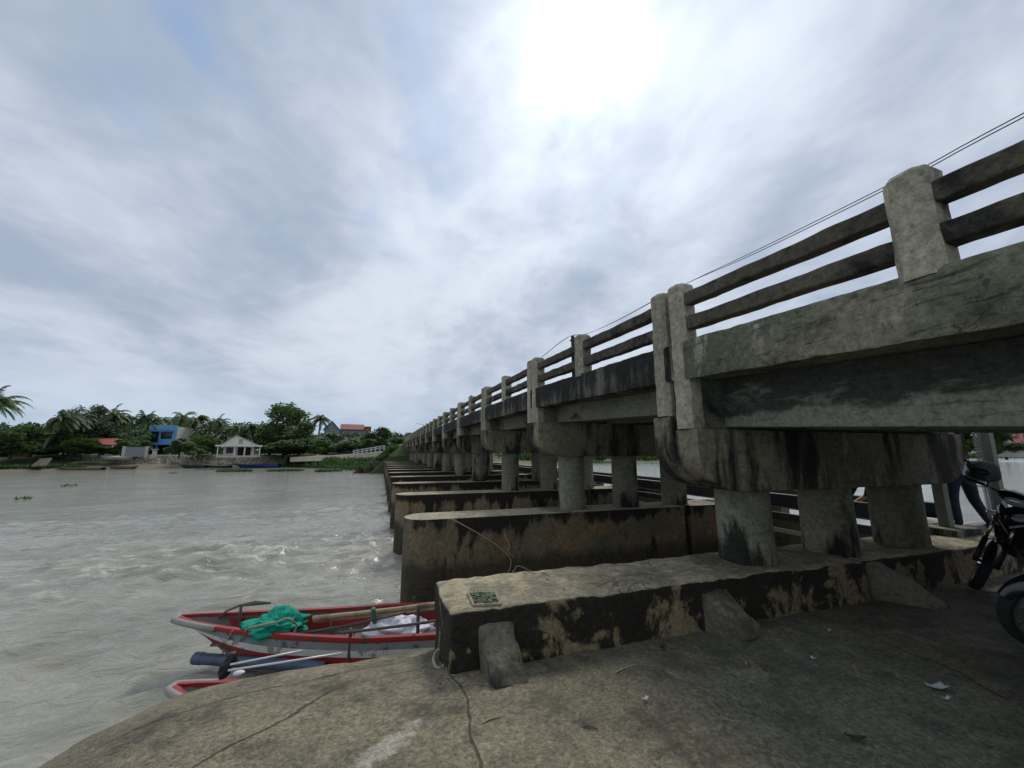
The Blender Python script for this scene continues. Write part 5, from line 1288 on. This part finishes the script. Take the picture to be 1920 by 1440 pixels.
def motorbike(label, loc, rz, lean, steer):
    o = thing('motorbike', label, 'motorbike', loc, rz, 'parked motorbikes'); o.rotation_euler = (lean, 0, rz); o.scale = (.95, .95, .95)
    # steering assembly turns about the raked head axis
    hd = Vector((-.30, 0, .88)); ax = Vector((-.44, 0, .90)).normalized()
    T = Matrix.Translation(hd) @ Matrix.Rotation(steer, 4, ax) @ Matrix.Translation(-hd)
    I = Matrix.Identity(4)
    def fin(mb, M_): mb.v = [tuple(M_ @ Vector(p)) for p in mb.v]; return mb
    wheel('front_wheel', o, 0, T); wheel('rear_wheel', o, -1.21, I)
    for sg in (-1, 1):
        mb = MB(); mb.tube([(.0, sg*.075, .275), (-.05, sg*.075, .38), (-.115, sg*.075, .52)], [.021, .023, .023], 10); fin(mb, T).obj('fork_slider', m_matte, o, smooth=True)
        mb = MB(); mb.tube([(-.11, sg*.075, .51), (-.235, sg*.07, .77)], .014, 10); fin(mb, T).obj('fork_tube', m_chrome, o, smooth=True)
    mb = MB(); sec = []
    for a in np.linspace(28, 150, 14):           # front mudguard
        A = R(a); r0 = .315; w_ = .058*(1-.35*abs((a-85)/70)**2)
        c_ = Vector((r0*math.cos(A), 0, .275+r0*math.sin(A))); od = Vector((math.cos(A), 0, math.sin(A)))
        sec.append([c_+Vector((0, s_*w_, 0))-od*.05*abs(s_)**2.5 for s_ in np.linspace(-1, 1, 9)])
    mb.grid(sec); fin(mb, T).obj('front_mudguard', m_gloss, o, smooth=True)
    # front shield
    mb = MB(); secs = []
    for (x_, z_, w_, dpt) in ((-.33, .36, .10, .05), (-.28, .46, .15, .09), (-.22, .58, .185, .12), (-.17, .70, .19, .13), (-.17, .79, .165, .11), (-.21, .86, .10, .07)):
        secs.append([Vector((x_-dpt*(abs(s_)**1.7)-.02, s_*w_, z_+.05*abs(s_))) for s_ in np.linspace(-1, 1, 13)])
    mb.grid(secs); g_ = mb.obj('front_shield', m_gloss, o, smooth=True); sm = g_.modifiers.new('thick', 'SOLIDIFY'); sm.thickness = .012
    for sg in (-1, 1):
        mb = MB(); mb.grid([[Vector((-.205-.02*f+.008, sg*(.05+.13*f), .66+.06*f+h)) for f in np.linspace(0, 1, 5)] for h in (0, .022)]); mb.obj('silver_stripe', m_silver, o, smooth=True)
        mb = MB(); mb.ell((-.215, sg*.125, .775), (.035, .06, .028), 10, 6); mb.obj('indicator', m_lens, g_, smooth=True)
        mb = MB(); mb.grid([[Vector((-.26-.22*f, sg*(.17+.05*math.sin(f*3)), .80-.42*h-.10*f)) for f in np.linspace(0, 1, 6)] for h in np.linspace(0, 1, 6)]); q = mb.obj('leg_shield', m_matte, o, smooth=True); q.modifiers.new('thick', 'SOLIDIFY').thickness = .01
    # handlebar cowl with headlight
    mb = MB(); loft(mb, [oval((-.185, 0, .955), .035, .05, (0, 1, 0), (0, 0, 1)), oval((-.21, 0, .965), .10, .065, (0, 1, 0), (0, 0, 1)), oval((-.26, 0, .975), .14, .068, (0, 1, 0), (0, 0, 1)), oval((-.33, 0, .98), .13, .055, (0, 1, 0), (0, 0, 1)), oval((-.39, 0, .975), .07, .03, (0, 1, 0), (0, 0, 1))])
    cw = fin(mb, T).obj('handlebar_cowl', m_gloss, o, smooth='auto')
    mb = MB(); mb.ell((-.195, 0, .955), (.03, .085, .045), 14, 8); fin(mb, T).obj('headlight', m_lens, cw, smooth=True)
    for sg in (-1, 1):
        mb = MB(); mb.tube([(-.31, sg*.06, .965), (-.32, sg*.20, .985), (-.37, sg*.30, .985), (-.40, sg*.34, .98)], .012, 8); fin(mb, T).obj('handlebar', m_matte, o, smooth=True)
        mb = MB(); mb.tube([(-.345, sg*.245, .986), (-.415, sg*.375, .978)], .018, 10); fin(mb, T).obj('grip', m_rubber, o, smooth=True)
        mb = MB(); mb.tube([(-.30, sg*.19, .985), (-.285, sg*.28, .965), (-.32, sg*.37, .955)], .006, 6); fin(mb, T).obj('brake_lever', m_alloy, o, smooth=True)
        mb = MB(); mb.tube([(-.33, sg*.215, .99), (-.325, sg*.225, 1.05), (-.30, sg*.27, 1.10)], .006, 6); st = fin(mb, T).obj('mirror_stem', m_matte, o, smooth=True)
        Mx = Matrix.Rotation(R(-12), 3, 'Y') @ Matrix.Rotation(sg*R(12), 3, 'Z') @ Matrix.Rotation(sg*R(-14), 3, 'X')
        mb = MB(); mb.ell((-.295, sg*.30, 1.125), (.026, .072, .042), 16, 10, Mx); fin(mb, T).obj('mirror', m_matte, st, smooth=True)
        mb = MB(); c_ = Vector((-.319, sg*.30, 1.125)); mb.add([c_+Mx @ Vector((0, .06*math.cos(k*.3927), .034*math.sin(k*.3927))) for k in range(16)], [tuple(range(16))]); fin(mb, T).obj('mirror_glass', m_mirror, st)
    # body
    mb = MB(); loft(mb, [oval((-.33, 0, .62), .05, .16, (0, 1, 0), (0, 0, 1)), oval((-.45, 0, .53), .055, .12, (0, 1, 0), (0, 0, 1)), oval((-.60, 0, .53), .07, .11, (0, 1, 0), (0, 0, 1)), oval((-.74, 0, .60), .10, .13, (0, 1, 0), (0, 0, 1)), oval((-1.0, 0, .66), .12, .11, (0, 1, 0), (0, 0, 1)), oval((-1.30, 0, .73), .10, .08, (0, 1, 0), (0, 0, 1)), oval((-1.52, 0, .78), .05, .04, (0, 1, 0), (0, 0, 1))]); mb.obj('body_panels', m_gloss, o, smooth='auto')
    mb = MB(); loft(mb, [oval((-.62, 0, .70), .06, .03, (0, 1, 0), (0, 0, 1), p=3), oval((-.74, 0, .745), .11, .045, (0, 1, 0), (0, 0, 1), p=3), oval((-1.0, 0, .765), .13, .05, (0, 1, 0), (0, 0, 1), p=3), oval((-1.12, 0, .80), .13, .05, (0, 1, 0), (0, 0, 1), p=3), oval((-1.40, 0, .83), .11, .04, (0, 1, 0), (0, 0, 1), p=3), oval((-1.47, 0, .83), .05, .02, (0, 1, 0), (0, 0, 1), p=3)]); mb.obj('seat', m_matte, o, smooth='auto')
    mb = MB(); mb.ell((-.60, 0, .32), (.17, .11, .10), 14, 8); mb.box(-.50, -.36, -.07, .07, .27, .40); mb.lathe([(.0, -.13), (.085, -.13), (.09, .13), (0, .13)], 18, (-.70, 0, .31), Matrix.Rotation(R(90), 3, 'X')); mb.obj('engine', m_alloy, o, smooth='auto')
    mb = MB(); mb.tube([(-.42, -.08, .27), (-.6, -.12, .20), (-.9, -.14, .24), (-1.0, -.15, .28)], .017, 8); mb.tube([(-.98, -.15, .27), (-1.45, -.16, .40)], [.04, .045], 12); mb.obj('exhaust', m_chrome, o, smooth='auto')
    for sg in (-1, 1):
        mb = MB(); mb.tube([(-.72, sg*.09, .32), (-1.21, sg*.10, .275)], .022, 8); mb.obj('swing_arm', m_matte, o)
        mb = MB(); mb.tube([(-1.19, sg*.12, .30), (-1.10, sg*.12, .62)], .025, 10); mb.obj('shock_absorber', m_chrome, o)
        mb = MB(); mb.tube([(-.62, sg*.10, .24), (-.60, sg*.27, .24)], .014, 8); mb.obj('foot_peg', m_rubber, o)
    mb = MB(); sec = []
    for a in np.linspace(20, 165, 12):
        A = R(a); c_ = Vector((-1.21+.33*math.cos(A), 0, .275+.33*math.sin(A))); od = Vector((math.cos(A), 0, math.sin(A)))
        sec.append([c_+Vector((0, s_*.07, 0))-od*.04*abs(s_)**2.5 for s_ in np.linspace(-1, 1, 7)])
    mb.grid(sec); mb.obj('rear_mudguard', m_matte, o, smooth=True)
    mb = MB(); mb.ell((-1.53, 0, .76), (.03, .07, .04), 10, 6); mb.obj('tail_light', m_red, o, smooth=True)
    mb = MB(); mb.tube([(-.66, .10, .22), (-.72, .26, .02)], .012, 8); mb.obj('side_stand', m_matte, o)
    return o
motorbike('black motorbike with mirror and fairing parked by the footing, front wheel turned', (5.70, 2.47, 0.005), math.atan2(.45, -.89), R(-7), R(50))
motorbike('motorbike nearest the camera at the right edge, only its front wheel showing', (4.40, 1.63, 0.005), math.atan2(.80, -.60), R(-7), R(20))

# ------------------------------------------------------------------ litter on the apron
def scrap(name, label, cat, p, l, wd, rz, mat, curl=.012, kind='leaf'):
    mb = MB(); rows = []
    for i in range(7):
        f = i/6; hw = wd/2*(math.sin(math.pi*min(1, max(.06, f)))**.7 if kind == 'leaf' else (1+.25*mn.noise(Vector((f*4, rz, 0)))))
        rows.append([Vector(((f-.5)*l, s_*hw, .008+curl*(2*f-1)**2+curl*.6*abs(s_)+.004*mn.noise(Vector((f*5, s_*3, rz))))) for s_ in (-1, -.5, 0, .5, 1)])
    mb.grid(rows); o = mb.obj(name, mat, smooth=True, loc=(*p, .002), rot=(0, 0, rz)); o.modifiers.new('thick', 'SOLIDIFY').thickness = .0015
    return tag(o, label, cat)
m_paper = plain('dirty_paper', (.42, .45, .46), .8, var=.2, scale=25); m_yel = plain('yellow_leaf', (.45, .36, .03), .6); m_brown = plain('dry_leaf', (.10, .06, .03), .8); m_bl = plain('rotten_leaf', (.02, .017, .012), .8)
for (px, py, l, wd, rz, mt, nm, lab, cat, kd) in (
        (1757, 1293, .15, .06, -.3, m_paper, 'paper_scrap', 'folded dirty white paper scrap on the dark slab at right', 'paper', 'p'),
        (1775, 1316, .07, .02, -.2, m_paper, 'paper_scrap', 'small pale paper strip below the folded paper scrap', 'paper', 'p'),
        (1210, 1317, .06, .025, .3, m_paper, 'paper_scrap', 'pale torn scrap on the apron right of the yellow leaf', 'paper', 'p'),
        (1177, 1305, .035, .014, .4, m_yel, 'leaf', 'tiny bright yellow leaf in the middle of the apron', 'leaf', 'leaf'),
        (1400, 1250, .03, .014, .9, m_yel, 'leaf', 'tiny orange-yellow leaf below the second buttress', 'leaf', 'leaf'),
        (1242, 1217, .09, .05, .5, m_bl, 'leaf', 'curled black leaf beside the foot of the second buttress', 'leaf', 'leaf'),
        (1605, 1390, .12, .04, -.6, m_bl, 'leaf', 'dark curled leaf at the bottom right of the apron', 'leaf', 'leaf'),
        (1555, 1187, .05, .02, .2, m_paper, 'paper_scrap', 'small pale scrap beside the third buttress', 'paper', 'p'),
        (1525, 1240, .04, .025, 1.2, m_paper, 'paper_scrap', 'small pale scrap on the dark slab between leaf and joint', 'paper', 'p')):
    p = onz(px, py, 0); scrap(nm, lab, cat, (p.x, p.y), l*.72, wd*.72, rz, mt, kind=kd)
for (a, b_, lab, mt) in (((905, 1355), (937, 1343), 'short pale twig on the apron near the crack', m_bamboo), ((1093, 1362), (1121, 1366), 'short dark twig on the apron below the yellow leaf', m_darkpole), ((1155, 1260), (1196, 1245), 'thin tan twig near the peeling footing face', m_bamboo)):
    p, q = onz(*a, .006), onz(*b_, .006); mb = MB(); c_ = p.lerp(q, .5); mb.tube([p-c_, (p-c_)*.3+Vector((.004, .006, .002)), q-c_], [.005, .004, .002], 6)
    tag(mb.obj('twig', mt, loc=c_), lab, 'twig')
